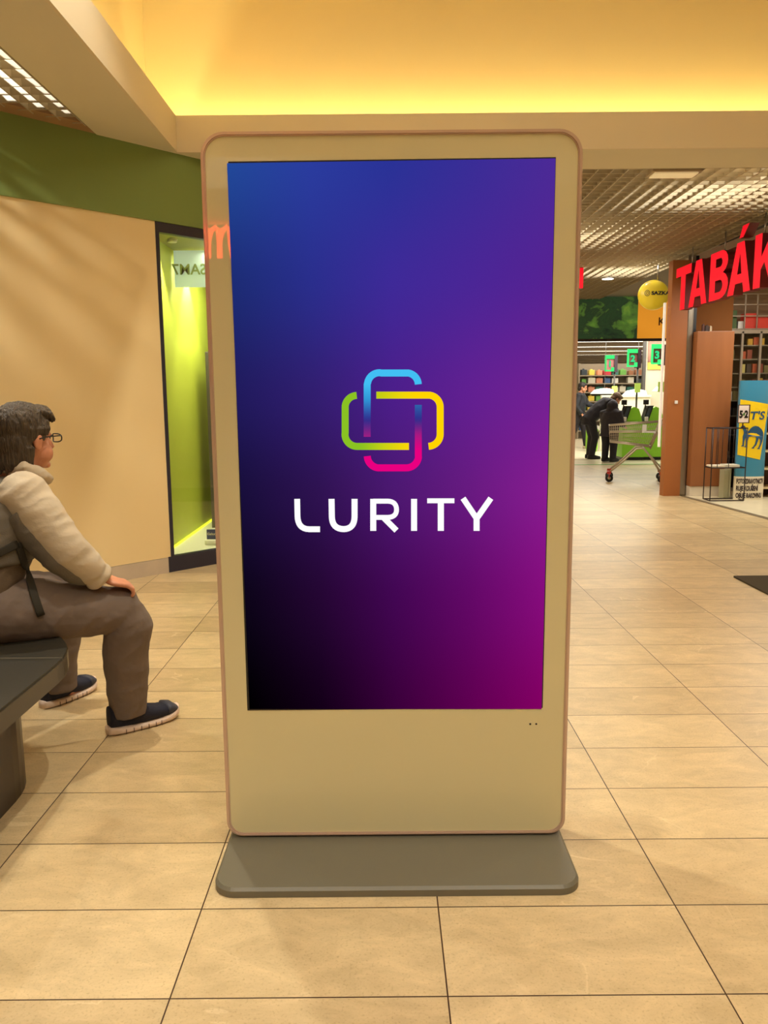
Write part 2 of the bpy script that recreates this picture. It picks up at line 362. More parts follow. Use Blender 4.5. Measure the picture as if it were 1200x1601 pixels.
b = NB(); box(b, -1.58, -1.2, 7.1, 7.5, .111, 1.70, .006); obj('column', b, m_dkgrey, gp_)
b = NB(); loft(b, [((-1.50, 7.2, 1.70), (.07, 0, 0), (0, .07, 0)), ((-1.50, 7.2, 1.76), (.07, 0, 0), (0, .07, 0)), ((-1.50, 7.2, 1.80), (.03, 0, 0), (0, .03, 0))], 20); obj('white_cap', b, m_white, gp_, True)
pb = thing('product_stand', 'small white plinth with a blue card standing on the showcase floor', 'display stand', (-1.40, 6.30, .111))
b = NB(); loft(b, [((-1.385, 6.30, .111), (.075, 0, 0), (0, .06, 0)), ((-1.385, 6.30, .15), (.075, 0, 0), (0, .06, 0)), ((-1.385, 6.30, .155), (.065, 0, 0), (0, .05, 0))], 24, 3); obj('plinth', b, m_white, pb, True)
b = NB(); box(b, -1.44, -1.33, 6.27, 6.28, .155, .235); cc = obj('card', b, mat('blue_card', (30, 60, 130), .4), pb)
b = NB(); merge(b, text_bm('Galaxy', .028, .0005, .0004), facing_cam((-1.435, 6.267, .19))); obj('card_lettering', b, m_white, cc)

# ------------------------------------------------------------------ kiosk
KY = 2.11
kio = thing('advertising_kiosk', 'tall freestanding digital advertising totem with a purple screen on a grey base plate', 'digital signage', (.027, 2.17, 0))
m_rim = mat('pale_metal_rim', (200, 172, 154), .28, metal=.35, coat=.4)
m_panel = mat('back_painted_glass', (214, 204, 162), .6, spec=.0, coat=1.0)
x0, x1, z0, z1 = -.460, .514, .030, 1.952
def KF(u, v, d): return Vector((u, d, v))
def ringprism(b, o, i, d0, d1):
    n = len(o)
    A = [b.verts.new(KF(*p, d0)) for p in o]; B = [b.verts.new(KF(*p, d0)) for p in i]
    C_ = [b.verts.new(KF(*p, d1)) for p in o]; D_ = [b.verts.new(KF(*p, d1)) for p in i]
    for k in range(n):
        j = (k+1) % n
        b.faces.new((A[k], A[j], B[j], B[k])); b.faces.new((C_[j], C_[k], D_[k], D_[j]))
        b.faces.new((C_[k], C_[j], A[j], A[k])); b.faces.new((B[k], B[j], D_[j], D_[k]))
b = NB()
o_ = rrect(x0, x1, z0, z1, .06, 8, .045); i_ = rrect(x0+.011, x1-.011, z0+.009, z1-.011, .051, 8, .037)
ringprism(b, o_, i_, KY-.006, KY+.085)
ed = [e for e in b.edges if all(abs(v.co.y-(KY-.006)) < 1e-5 for v in e.verts) and e.calc_length() < 3 and len(e.link_faces) == 2 and any(abs(f.normal.y) < .5 for f in e.link_faces)]
b.normal_update(); bmesh.ops.bevel(b, geom=[e for e in b.edges if all(abs(v.co.y-(KY-.006)) < 1e-5 for v in e.verts) and abs(e.calc_face_angle(0)) > .5], offset=.003, segments=2, affect='EDGES')
obj('metal_rim', b, m_rim, kio)
b = NB(); prism(b, i_, KF, KY, KY+.02); fp = obj('front_panel', b, m_panel, kio)
b = NB(); prism(b, rrect(x0+.012, x1-.012, z0+.012, z1-.012, .05, 8, .03), KF, KY+.021, KY+.084); obj('housing', b, mat('housing_grey', (120, 112, 100), .5), kio)
# screen: coloured grid
cols = [  # rows top->bottom , left, mid-left, mid, mid-right, right
 ((34, 72, 152), (42, 60, 158), (42, 50, 150), (58, 45, 150), (76, 42, 150)),
 ((28, 44, 116), (42, 46, 140), (62, 42, 152), (74, 38, 150), (86, 34, 146)),
 ((32, 26, 92), (50, 30, 112), (76, 30, 138), (98, 32, 145), (116, 33, 146)),
 ((24, 14, 58), (46, 18, 80), (76, 24, 112), (104, 26, 128), (136, 28, 144)),
 ((12, 4, 24), (36, 6, 50), (66, 6, 82), (98, 8, 102), (134, 12, 124)),
 ((0, 0, 0), (20, 0, 24), (58, 0, 58), (94, 0, 80), (130, 0, 98))]
ys = [0, .2, .4, .58, .78, 1]
TL, TR, BR, BL = (-.393, 1.876), (.445, 1.881), (.440, .407), (-.384, .414)
def scol(u, v):
    v = min(max(v, 0), 1); u = min(max(u, 0), 1)
    for k in range(5):
        if v <= ys[k+1]: break
    fv = (v-ys[k])/(ys[k+1]-ys[k]); fv = fv*fv*(3-2*fv)*.35+fv*.65
    x = u*4; i = min(int(x), 3); fu = x-i
    def row(r): return [a+(c-a)*fu for a, c in zip(cols[r][i], cols[r][i+1])]
    return [a+(c-a)*fv for a, c in zip(row(k), row(k+1))]
def spt(u, v, y):
    t = Vector(TL).lerp(Vector(TR), u); q = Vector(BL).lerp(Vector(BR), u); p = t.lerp(q, v); return Vector((p.x, y, p.y))
b = NB(); GX, GY = 32, 56
V = [[b.verts.new(spt(i/GX, j/GY, KY-.0022)) for i in range(GX+1)] for j in range(GY+1)]
cl = b.loops.layers.float_color.new('glow')
for j in range(GY):
    for i in range(GX):
        f = b.faces.new((V[j][i], V[j+1][i], V[j+1][i+1], V[j][i+1]))
        for l, (a, c) in zip(f.loops, ((i, j), (i, j+1), (i+1, j+1), (i+1, j))): l[cl] = (*lin(scol(a/GX, c/GY)), 1)
bmesh.ops.recalc_face_normals(b, faces=b.faces)
scr = obj('screen', b, emat('screen_glow', (255, 255, 255), 1, attr=True), kio)
b = NB(); prism(b, [(-.390, .41), (.443, .41), (.446, 1.884), (-.390, 1.880)], KF, KY-.0016, KY-.0004); obj('screen_bezel', b, m_black, kio)
b = NB()
for px in (.409, .426):
    tube(b, [(px, KY-.001, .362), (px, KY+.001, .362)], .0028, 10)
obj('sensor_dots', b, m_black, kio)
# logo strokes, in photo pixels of the screen -> plane of the screen
def L2(x, y):   # photograph pixel offsets on the plane of the screen
    u = (x-612.)/585.; v = (y-680.)/585.
    dx = x-600; dy = y-800.5
    d = Rv*dx-Uv*dy+Fv*1225; k = (KY-.0032)/d.y
    return (d.x*k, 1.28+d.z*k)
def stroke(name, pts, w, cfn, parent):
    b = NB(); cl = b.loops.layers.float_color.new('glow'); P = [Vector(p) for p in pts]; n = len(P); Lf = []; Rt = []
    for i, p in enumerate(P):
        t = (P[min(i+1, n-1)]-P[max(i-1, 0)]).normalized(); q = Vector((-t.y, t.x))*w/2
        Lf.append(p+q); Rt.append(p-q)
    pos = [L2(*p) for p in Lf+Rt]; y = KY-.0032
    vs = [b.verts.new((p[0], y, p[1])) for p in pos]
    vb = [b.verts.new((p[0], y+.0008, p[1])) for p in pos]
    for i in range(n-1):
        f = b.faces.new((vs[i], vs[i+1], vs[n+i+1], vs[n+i]))
        for l, s in zip(f.loops, (i, i+1, i+1, i)): l[cl] = (*lin(cfn(P[s])), 1)
        g = b.faces.new((vb[i], vb[i+1], vs[i+1], vs[i])); h = b.faces.new((vb[n+i+1], vb[n+i], vs[n+i], vs[n+i+1]))
        for q in (g, h):
            for l, s in zip(q.loops, (i, i+1, i+1, i)): l[cl] = (*lin(cfn(P[s])), 1)
    return obj(name, b, M_LOGO, parent)
M_LOGO = emat('logo_glow', (255, 255, 255), 1, attr=True)
def arc(cx, cy, r, a0, a1, n=10): return [(cx+r*math.cos(math.radians(a0+(a1-a0)*k/n)), cy+r*math.sin(math.radians(a0+(a1-a0)*k/n))) for k in range(n+1)]
def seg(a, b_, n=16): return [(a[0]+(b_[0]-a[0])*k/n, a[1]+(b_[1]-a[1])*k/n) for k in range(n+1)]
def ramp(stops, key):
    def f(p):
        t = key(p)
        if t <= stops[0][0]: return stops[0][1]
        for (a, ca), (c, cc_) in zip(stops, stops[1:]):
            if t <= c: return tuple(x+(y-x)*(t-a)/(c-a) for x, y in zip(ca, cc_))
        return stops[-1][1]
    return f
vert = ramp([(600, (66, 192, 244)), (625, (48, 150, 214)), (656, (48, 46, 140)), (683, (170, 25, 130)), (704, (233, 0, 128))], lambda p: p[1])
SW = 10.9
stroke('logo_blue_loop', seg((573.7, 683), (573.7, 601))+arc(593, 601.5, 18.8, 180, 270)[1:]+seg((593, 583.2), (639, 583.2))[1:]+arc(635, 601.5, 18.6, 270, 358)[1:], SW,
       ramp([(600, (66, 192, 244)), (625, (48, 150, 214)), (656, (48, 46, 140)), (683, (160, 30, 130))], lambda p: p[1]), scr)
stroke('logo_pink_loop', seg((653.6, 633), (653.6, 712))+arc(635, 712.5, 19, 0, 90)[1:]+seg((635, 731.5), (592, 731.5))[1:]+arc(593, 712.5, 19.2, 90, 178)[1:], SW,
       ramp([(633, (46, 100, 170)), (655, (48, 46, 140)), (680, (170, 25, 130)), (704, (233, 0, 128))], lambda p: p[1]), scr)
stroke('logo_yellow_loop', seg((588, 617.8), (668, 617.8))+arc(669, 636.5, 18.8, 270, 360)[1:]+seg((687.8, 637), (687.8, 679))[1:]+arc(669, 679, 18.8, 0, 88)[1:], SW,
       ramp([(588, (190, 204, 20)), (630, (240, 214, 8)), (650, (255, 212, 0))], lambda p: p[0]), scr)
stroke('logo_green_loop', seg((639, 698), (558, 698))+arc(558, 679, 19, 90, 180)[1:]+seg((539.3, 679), (539.3, 637))[1:]+arc(558, 637, 18.8, 180, 268)[1:], SW,
       ramp([(565, (138, 194, 34)), (600, (200, 210, 20)), (635, (250, 214, 8))], lambda p: p[0]), scr)
wc = lambda p: (255, 255, 255)
def bez(a, c, b_, n=8): return [((1-t)**2*a[0]+2*t*(1-t)*c[0]+t*t*b_[0], (1-t)**2*a[1]+2*t*(1-t)*c[1]+t*t*b_[1]) for t in [k/n for k in range(n+1)]]
LW = 9.6
def letter(name, paths):
    first = None
    for k, (p, w) in enumerate(paths):
        o = stroke(name, p, w, wc, scr)
        if first is None: first = o
        else:
            bb = bmesh.new(); bb.from_mesh(first.data); bb.from_mesh(o.data); bb.to_mesh(first.data); bb.free(); bpy.data.objects.remove(o)
    return first
letter('letter_l', [(seg((464.3, 780), (464.8, 806))+bez((464.8, 806), (465, 827), (483, 827.5))[1:]+seg((483, 827.5), (500, 827.5))[1:], 9)])
letter('letter_u', [(seg((518, 780), (518.5, 808))+bez((518.5, 808), (519, 827), (537, 827.3))[1:]+bez((537, 827.3), (553.6, 827), (554, 808))[1:]+seg((554, 808), (554, 780))[1:], 9.4)])
letter('letter_r', [(seg((583.2, 830), (583.2, 780)), 9.4), (seg((583, 783.6), (606, 783.6))+bez((606, 783.6), (619.5, 784), (619.6, 797))[1:]+bez((619.6, 797), (619.5, 808.5), (606, 809))[1:]+seg((606, 809), (585, 809))[1:], 7.6), (seg((599, 809), (619.5, 829.5)), 9)])
letter('letter_i', [(seg((647, 780), (647, 830)), 9.4)])
letter('letter_t', [(seg((667.5, 783), (710, 783)), 7.6), (seg((688.8, 783), (688.8, 830)), 9.6)])
letter('letter_y', [(seg((723.5, 779), (745, 811)), 9), (seg((767, 779), (744.6, 811)), 9), (seg((744.7, 806), (744.7, 830)), 9.4)])
# base plate
b = NB()
pts = []
for xx0, xx1, yy0, yy1, r, z in ((-.456, .508, 1.866, 2.42, .06, 0), (-.456, .508, 1.866, 2.42, .06, .018), (-.449, .501, 1.873, 2.413, .055, .025)):
    pts.append([b.verts.new((u, v, z)) for u, v in rrect(xx0, xx1, yy0, yy1, r, 8)])
for A, B in zip(pts, pts[1:]):
    for k in range(len(A)): b.faces.new((A[k], A[(k+1) % len(A)], B[(k+1) % len(A)], B[k]))
b.faces.new(pts[0][::-1]); b.faces.new(pts[-1])
obj('base_plate', b, mat('base_grey_paint', (108, 102, 86), .42, bump=.05, bscale=200), kio)
b = NB(); box(b, -.38, .43, KY+.02, KY+.075, .0255, .034); obj('mounting_foot', b, m_dkgrey, kio)

# ------------------------------------------------------------------ bench
bn = thing('stone_bench', 'dark rounded stone bench with tiled top at the left edge, under the seated man', 'bench', (-1.6, 2.0, 0))
def bench_outline(inset, r):
    return rrect(-2.35+inset, -1.045-inset, .6+inset, 2.86-inset, r, 12)
m_bt = bpy.data.materials.new('dark_stone_tiles'); m_bt.use_nodes = True
nt = m_bt.node_tree; pbs = nt.nodes['Principled BSDF']; tc = nt.nodes.new('ShaderNodeTexCoord'); mp = nt.nodes.new('ShaderNodeMapping'); br = nt.nodes.new('ShaderNodeTexBrick')
mp.inputs['Location'].default_value = (10, 10-.262, 0); br.offset = 0
for k, v in (('Scale', 1), ('Mortar Size', .0025), ('Brick Width', 1.2), ('Row Height', .6), ('Mortar Smooth', .1)): br.inputs[k].default_value = v
br.inputs['Color1'].default_value = (*lin((50, 46, 36)), 1); br.inputs['Color2'].default_value = (*lin((46, 42, 33)), 1); br.inputs['Mortar'].default_value = (*lin((110, 102, 86)), 1)
nt.links.new(tc.outputs['Object'], mp.inputs[0]); nt.links.new(mp.outputs[0], br.inputs[0]); nt.links.new(br.outputs[0], pbs.inputs['Base Color']); pbs.inputs['Roughness'].default_value = .5
m_bedge = mat('dark_stone_edge', (62, 52, 36), .35, var=.06, vscale=8)
b = NB(); prism(b, bench_outline(0, .46), lambda u, v, d: (u, v, d), .385, .442); obj('seat_edge', b, m_bedge, bn)
b = NB(); prism(b, bench_outline(.004, .456), lambda u, v, d: (u, v, d), .442, .45); obj('seat_top', b, m_bt, bn)
b = NB(); prism(b, bench_outline(.15, .34), lambda u, v, d: (u, v, d), .0, .385); obj('plinth', b, mat('bench_plinth', (56, 42, 27), .3, var=.05, vscale=3), bn)

# ------------------------------------------------------------------ seated man
m_skin = mat('skin', (206, 140, 108), .5, bump=.15, bscale=60, var=.06, vscale=14)
m_hair = mat('dark_brown_hair', (70, 56, 40), .5, bump=.9, bscale=60, var=.35, vscale=40, stretch=(3, 3, .5))
m_sleeve = mat('beige_fleece', (200, 184, 160), .9, bump=.55, bscale=13, stretch=(1, 1, 1.6))
m_vest = mat('grey_fleece', (112, 104, 92), .95, bump=.2, bscale=260)
m_under = mat('brown_grey_knit', (104, 86, 66), .9, bump=.2, bscale=200)
m_trouser = mat('taupe_trousers', (116, 100, 90), .85, bump=.5, bscale=14, var=.05, vscale=10)
m_navyknit = mat('navy_knit', (30, 30, 48), .85, bump=.5, bscale=400)
m_sole = mat('pale_sole', (232, 206, 188), .6)
man = thing('person', 'seated man in beige and grey fleece, taupe trousers and glasses, hand on knee', 'person', (-1.45, 2.72, .0))
af = math.radians(40); fd = Vector((math.cos(af), math.sin(af), 0)); rt = Vector((math.sin(af), -math.cos(af), 0))
hipc = Vector((-1.45, 2.72, .56)); hR = hipc+rt*.09; hL = hipc-rt*.09
kR = Vector((-.990, 2.855, .500)); kL = Vector((-1.33, 3.17, .49))
aR = Vector((-1.005, 2.925, .095)); aL = Vector((-1.385, 3.20, .095))
shc = Vector((-1.36, 2.83, .985)); sR = shc+rt*.185+Vector((0, 0, -.032)); sL = shc-rt*.185+Vector((0, 0, -.01))
eR = Vector((-1.110, 2.70, .760)); wR = Vector((-1.025, 2.79, .632))
eL = Vector((-1.36, 3.13, .75)); wL = Vector((-1.25, 3.16, .62))
hc = Vector((-1.292, 2.835, 1.148)); ah = math.radians(60); hf = Vector((math.cos(ah), math.sin(ah), 0)); hr = Vector((math.sin(ah), -math.cos(ah), 0)); up = Vector((0, 0, 1))
HR = Matrix((hf, -hr, up)).transposed()   # local x forward, y left, z up
def H(x, y, z): return hc+HR @ Vector((x, y, z))
def head_bm(b, H, HR, s=1.0):
    ellip(b, H(-.008*s, 0, .030*s), (.098*s, .077*s, .088*s), HR)
    ellip(b, H(.018*s, 0, -.035*s), (.070*s, .062*s, .078*s), HR)      # face
    ellip(b, H(.030*s, 0, -.085*s), (.052*s, .050*s, .036*s), HR)      # jaw
    ellip(b, H(.078*s, 0, -.102*s), (.018*s, .022*s, .015*s), HR, 2)   # chin
    tube(b, [H(.080*s, 0, .012*s), H(.098*s, 0, -.018*s), H(.108*s, 0, -.036*s), H(.088*s, 0, -.044*s)], [.008*s, .011*s, .014*s, .011*s], 8)
    for q in (-1, 1):
        ellip(b, H(-.004*s, .076*s*q, -.012*s), (.019*s, .009*s, .033*s), HR, 2)   # ear
        ellip(b, H(-.002*s, .082*s*q, -.004*s), (.016*s, .006*s, .020*s), HR, 2)
        ellip(b, H(.070*s, .030*s*q, .010*s), (.016*s, .020*s, .007*s), HR, 2)   # brow
        ellip(b, H(.044*s, .042*s*q, -.055*s), (.034*s, .030*s, .040*s), HR, 2)    # cheek
    ellip(b, H(.082*s, 0, -.066*s), (.010*s, .024*s, .005*s), HR, 2); ellip(b, H(.081*s, 0, -.076*s), (.010*s, .021*s, .005*s), HR, 2)
def hand(b, w, d, side, palmn, s=1.0, curl=.5, spread=.12):
    """w wrist, d direction of fingers, side = towards thumb, palmn = out of the palm"""
    d = d.normalized(); side = (side-d*side.dot(d)).normalized(); pn = palmn-d*palmn.dot(d); pn = (pn-side*pn.dot(side)).normalized()
    base = w+d*.05*s
    Rm = Matrix((d, side, pn)).transposed()
    ellip(b, w+d*.052*s, (.052*s, .041*s, .016*s), Rm)
    for k, (o, ln) in enumerate(((.031, .070), (.010, .078), (-.011, .073), (-.030, .058))):
        p = w+d*.088*s+side*o*s; dd = (d+side*(o*spread/.03)).normalized(); ps = [p-d*.03*s, p]; c = 0
        for j in range(3):
            c += curl*(.5, .9, .7)[j]; v = dd*math.cos(c)+pn*math.sin(c); ps.append(ps[-1]+v*ln*s*(.42, .32, .26)[j])
        tube(b, ps, [.0105*s, .0105*s, .0098*s, .009*s, .0072*s], 10)
    t0 = w+d*.02*s+side*.022*s
    tube(b, [t0, t0+(d*.6+side*.7).normalized()*.032*s, t0+(d*.75+side*.6).normalized()*.058*s+pn*.006*s, t0+(d*.9+side*.45).normalized()*.080*s+pn*.014*s], [.014*s, .013*s, .011*s, .008*s], 10)
# body
b = NB(); head_bm(b, H, HR)
tube(b, [H(-.015, 0, -.05), H(-.03, 0, -.10), shc+Vector((.01, .0, .04)), shc-Vector((0, 0, .05))], [.056, .058, .066, .07], 20)
loft(b, [(hipc-up*.07, rt*.15, fd*.11), (hipc+up*.06, rt*.16, fd*.125), (hipc.lerp(shc, .5), rt*.155, fd*.13), (hipc.lerp(shc, .85), rt*.17, fd*.11), (shc, rt*.12, fd*.07)], 24)
for h_, k_, a_ in ((hR, kR, aR), (hL, kL, aL)):
    tube(b, [h_, h_.lerp(k_, .5), k_, k_.lerp(a_, .35), a_, a_-up*.03], [.082, .068, .052, .050, .036, .036], 16)
tube(b, [aR, aR+Vector((.04, .035, -.055)), aR+Vector((.09, .075, -.065))], [.032, .026, .018], 12)
tube(b, [aL, aL+Vector((.02, .04, -.055)), aL+Vector((.045, .09, -.065))], [.032, .026, .018], 12)
for s_, e_, w_ in ((sR, eR, wR), (sL, eL, wL)):
    tube(b, [shc.lerp(s_, .5), s_, s_.lerp(e_, .5), e_, e_.lerp(w_, .5), w_], [.05, .052, .045, .038, .033, .026], 14)
hand(b, wR, Vector((.085, .055, -.030)), Vector((-.45, .8, .1)), Vector((-.2, -.1, -1)), .95, .85)
hand(b, wL, Vector((.03, .08, -.04)), Vector((.8, -.4, .1)), Vector((0, -.2, -1)), 1.0, .42)
b = remesh(b, .0055, 2); obj('body', b, m_skin, man, True)
# hair
b = NB()
ellip(b, H(-.016, 0, .040), (.104, .087, .092), HR); ellip(b, H(-.050, 0, -.020), (.066, .081, .085), HR)
ellip(b, H(-.066, 0, -.075), (.040, .058, .050), HR)
ellip(b, H(.052, 0, .090), (.050, .062, .030), HR)
for k in range(26):   # locks
    y = (k/25-.5)*.13; tube(b, [H(.02, y*.9, .118-abs(y)*.35), H(.066, y, .100-abs(y)*.3), H(.080+.006*math.sin(k*2.1), y*1.05, .062+.01*math.sin(k*3.7))], [.012, .012, .004], 6)
for q in (-1, 1):
    for k in range(7):
        x = .042-.012*k; tube(b, [H(x, .066*q, .06), H(x-.002, .080*q, .03), H(x-.006, .080*q, .008+.004*math.sin(k*3)-.010*(k > 3)*(k-3))], [.014, .010, .004], 6)
for k in range(16):
    a = math.radians(100+k*160/15); tube(b, [H(-.02+.075*math.cos(a), .078*math.sin(a), -.03), H(-.025+.080*math.cos(a), .074*math.sin(a), -.09), H(-.03+.082*math.cos(a), .068*math.sin(a), -.118+.012*math.sin(k*2.3))], [.016, .014, .004], 6)
b = remesh(b, .004, 1, lambda c: .0035*noise.noise(Vector((c.x*90, c.y*90, c.z*14)))); obj('hair', b, m_hair, man, True)
# glasses
b = NB()
for q in (-1, 1):
    lens = [H(.108+.004*math.cos(a*2), .033*q+.024*math.copysign(abs(math.cos(a))**.6, math.cos(a)), -.004+.015*math.copysign(abs(math.sin(a))**.6, math.sin(a))) for a in [2*PI*k/20 for k in range(20)]]
    tube(b, lens, .0022, 8, closed=True)
    tube(b, [H(.106, .061*q, .004), H(.085, .072*q, .005), H(.02, .086*q, .003), H(-.005, .087*q, -.002)], .0024, 8)
tube(b, [H(.110, .010, .002), H(.113, 0, .005), H(.110, -.010, .002)], .002, 8)
obj('glasses', b, m_black, man, True)
# jacket
def wr(c, amp=.006, f=9):
    n = noise.noise(Vector((c.x*f+c.z*f*1.0, c.y*f, c.z*f*2.6-c.x*f*1.4))); n2 = noise.noise(Vector((c.x*30, c.y*30, c.z*44)))
    return amp*(1-abs(n)*2.6)+amp*.3*n2
b = NB()
bk = -fd*.03
loft(b, [(hipc.lerp(shc, .38)+bk*.8, rt*.200, fd*.172), (hipc.lerp(shc, .55)+bk*.9, rt*.205, fd*.172), (hipc.lerp(shc, .8)+bk*.7, rt*.21, fd*.152), (shc-up*.01+bk*.6, rt*.190, fd*.118), (shc+up*.030, rt*.09, fd*.078)], 28, 2.2)
b = remesh(b, .007, 3, lambda c: wr(c, .0035, 7)); jk = obj('jacket', b, m_vest, man, True)
b = NB()
loft(b, [(hipc-up*.02+bk, rt*.186, fd*.150), (hipc+up*.08+bk, rt*.196, fd*.170), (hipc.lerp(shc, .38)+bk*.8, rt*.186, fd*.160), (hipc.lerp(shc, .6)+bk*.8, rt*.16, fd*.130)], 28, 2.2)
b = remesh(b, .007, 3, lambda c: wr(c, .0045, 6)); obj('sweater_hem', b, m_under, man, True)
for s_, e_, w_ in ((sR, eR, wR), (sL, eL, wL)):
    wv = (w_-e_).normalized(); inn = (shc-s_).normalized()
    b = NB(); tube(b, [s_+inn*.045+up*.010, s_+inn*.015+up*.006, s_.lerp(e_, .35), s_.lerp(e_, .75), e_, e_.lerp(w_, .4), e_.lerp(w_, .7), w_-wv*.045, w_-wv*.02, w_-wv*.006], [.074, .084, .080, .073, .068, .062, .056, .049, .054, .045], 24)
    b = remesh(b, .006, 3, lambda c: wr(c, .0028, 9)); obj('sleeve', b, m_sleeve, jk, True)
    dn = Vector((-.020, -.004, -.022))
    b = NB(); tube(b, [s_.lerp(e_, .1)+dn*1.3, s_.lerp(e_, .5)+dn*1.35, e_+dn*1.3, e_.lerp(w_, .45)+dn*1.1, e_.lerp(w_, .7)+dn*.6], [.070, .066, .056, .050, .040], 24)
    b = remesh(b, .006, 3, lambda c: wr(c, .003, 9)); obj('sleeve_panel', b, m_vest, jk, True)
b = NB(); tube(b, [H(-.052, .065, -.100), H(-.080, 0, -.095), H(-.060, -.070, -.100), H(.0, -.080, -.130), H(.05, -.05, -.155)], [.024, .028, .026, .022, .018], 12)
b = remesh(b, .006, 2, lambda c: wr(c, .003, 14)); obj('collar', b, m_sleeve, jk, True)
b = NB()   # trousers
loft(b, [(hipc-up*.10-fd*.05, rt*.165, fd*.14), (hipc-up*.04-fd*.05, rt*.195, fd*.17), (hipc+up*.05-fd*.03, rt*.19, fd*.155), (hipc+up*.10-fd*.02, rt*.18, fd*.145)], 28, 2.3)
tube(b, [hR+fd*.0, hR.lerp(kR, .35), hR.lerp(kR, .75), kR+Vector((.004, 0, .002)), kR+Vector((.022, .012, -.06)), kR.lerp(aR, .45)+Vector((.008, .0, 0)), kR.lerp(aR, .8), aR+Vector((0, 0, .01)), aR-up*.03], [.116, .112, .096, .086, .088, .084, .075, .069, .064], 24)
tube(b, [hL, hL.lerp(kL, .35), hL.lerp(kL, .8), kL, kL+Vector((.01, .015, -.06)), kL.lerp(aL, .5), kL.lerp(aL, .85), aL+Vector((0, 0, .01)), aL-up*.03], [.110, .104, .090, .084, .082, .072, .066, .064, .064], 24)
b = remesh(b, .006, 3, lambda c: .0045*(1-2.4*abs(noise.noise(Vector((c.x*7+c.y*2, c.y*7, c.z*13-c.x*10)))))+.0015*noise.noise(c*40)); obj('trousers', b, m_trouser, man, True)
from mathutils.bvhtree import BVHTree
def drape(names, a, b_, n, off=.006):
    out = []; trees = []
    for nm in names:
        o = bpy.data.objects[nm]; mo = Vector(man.location)
        trees.append(BVHTree.FromPolygons([v.co+mo for v in o.data.vertices], [p.vertices[:] for p in o.data.polygons]))
    for k in range(n+1):
        p = Vector(a).lerp(Vector(b_), k/n); d = Vector((-.44, .90, 0)).normalized(); st_ = p-d*.6; best = None
        for t in trees:
            h = t.ray_cast(st_, d)
            if h[0] is not None and (best is None or h[3] < best[3]): best = h
        if best: out.append((best[0]+best[1]*off, best[1]))
    return out
b = NB()
for a_, b2, wd2 in (((-1.212, 2.55, .795), (-1.150, 2.55, .545), .0135), ((-1.36, 2.55, .745), (-1.212, 2.55, .795), .0135)):
    pts_ = drape(['jacket', 'sweater_hem', 'trousers'], a_, b2, 14)
    if len(pts_) > 3:
        rg = []
        for k, (p, nrm) in enumerate(pts_):
            t = (pts_[min(k+1, len(pts_)-1)][0]-pts_[max(k-1, 0)][0]).normalized(); sdv = t.cross(nrm).normalized(); rg.append((p, sdv*wd2, nrm*.003))
        loft(b, rg, 12, 4)
obj('strap', b, mat('dark_strap', (46, 40, 28), .8), man)
m_groove = mat('sole_groove', (120, 96, 84), .7); m_toe = mat('grey_toe_cap', (58, 58, 70), .6)
def shoe(heel, toe, label):
    ax = (toe-heel).normalized(); L_ = (toe-heel).length; sd = Vector((ax.y, -ax.x, 0))
    def sec(t): # half width
        return (.030+.012*math.sin(min(t*1.4, 1)*PI/2)+.006*math.sin(t*PI))*(1 if t < .82 else math.sqrt(max(.05, 1-((t-.82)/.19)**2)))*(1 if t > .1 else math.sqrt(.35+.65*t/.1))
    b = NB(); rings = []
    ts = [0, .03, .08, .16, .3, .45, .6, .72, .82, .9, .96, 1.0]
    for t in ts:
        hgt = .034-.010*math.sin(t*PI)+(.006 if t > .9 else 0); rise = .012*max(0, (t-.7)/.3)**2
        w = sec(t)*1.14; rings.append((heel+ax*L_*t+up*(hgt/2+rise+.001), sd*w, up*(hgt/2)))
    loft(b, rings, 20, 4); so = obj('shoe_sole', b, m_sole, man, True)
    for t in (.2, .3, .4, .5, .6, .68):
        for q in (-1, 1):
            b = NB(); c = heel+ax*L_*t+sd*q*(sec(t)*1.14-.0005)+up*.012; loft(b, [(c-up*.010, ax*.0022, sd*.0016), (c+up*.008, ax*.0016, sd*.0016)], 8)
            obj('sole_groove', b, m_groove, so)
    b = NB(); rings = []
    for t in (.80, .85, .90, .94, .965):
        top = .064+.010*(1-(t-.8)/.165)-(.012 if t > .9 else 0); z0_ = .022+.012*((t-.7)/.3)**2; w = sec(t)*1.07
        rings.append((heel+ax*L_*t+up*(z0_+top)/2, sd*w, up*(top-z0_)/2))
    loft(b, rings, 20, 2.6); obj('toe_cap', b, m_toe, so, True)
    b = NB(); rings = []
    for t in ts[1:-1]:
        top = .112 if t < .28 else .112-.042*min(1, (t-.28)/.4)-.010*max(0, (t-.68)/.3)
        if t > .9: top -= .012
        z0_ = .020+.012*max(0, (t-.7)/.3)**2; w = sec(t)*1.04
        rings.append((heel+ax*L_*t+up*(z0_+top)/2, sd*w, up*(top-z0_)/2))
    loft(b, rings, 20, 2.6); so2 = obj('shoe', b, m_navyknit, man, True)
    return so2
shoe(Vector((-1.075, 2.872, 0)), Vector((-.852, 3.062, 0)), 'r')
shoe(Vector((-1.440, 3.135, 0)), Vector((-1.312, 3.385, 0)), 'l')

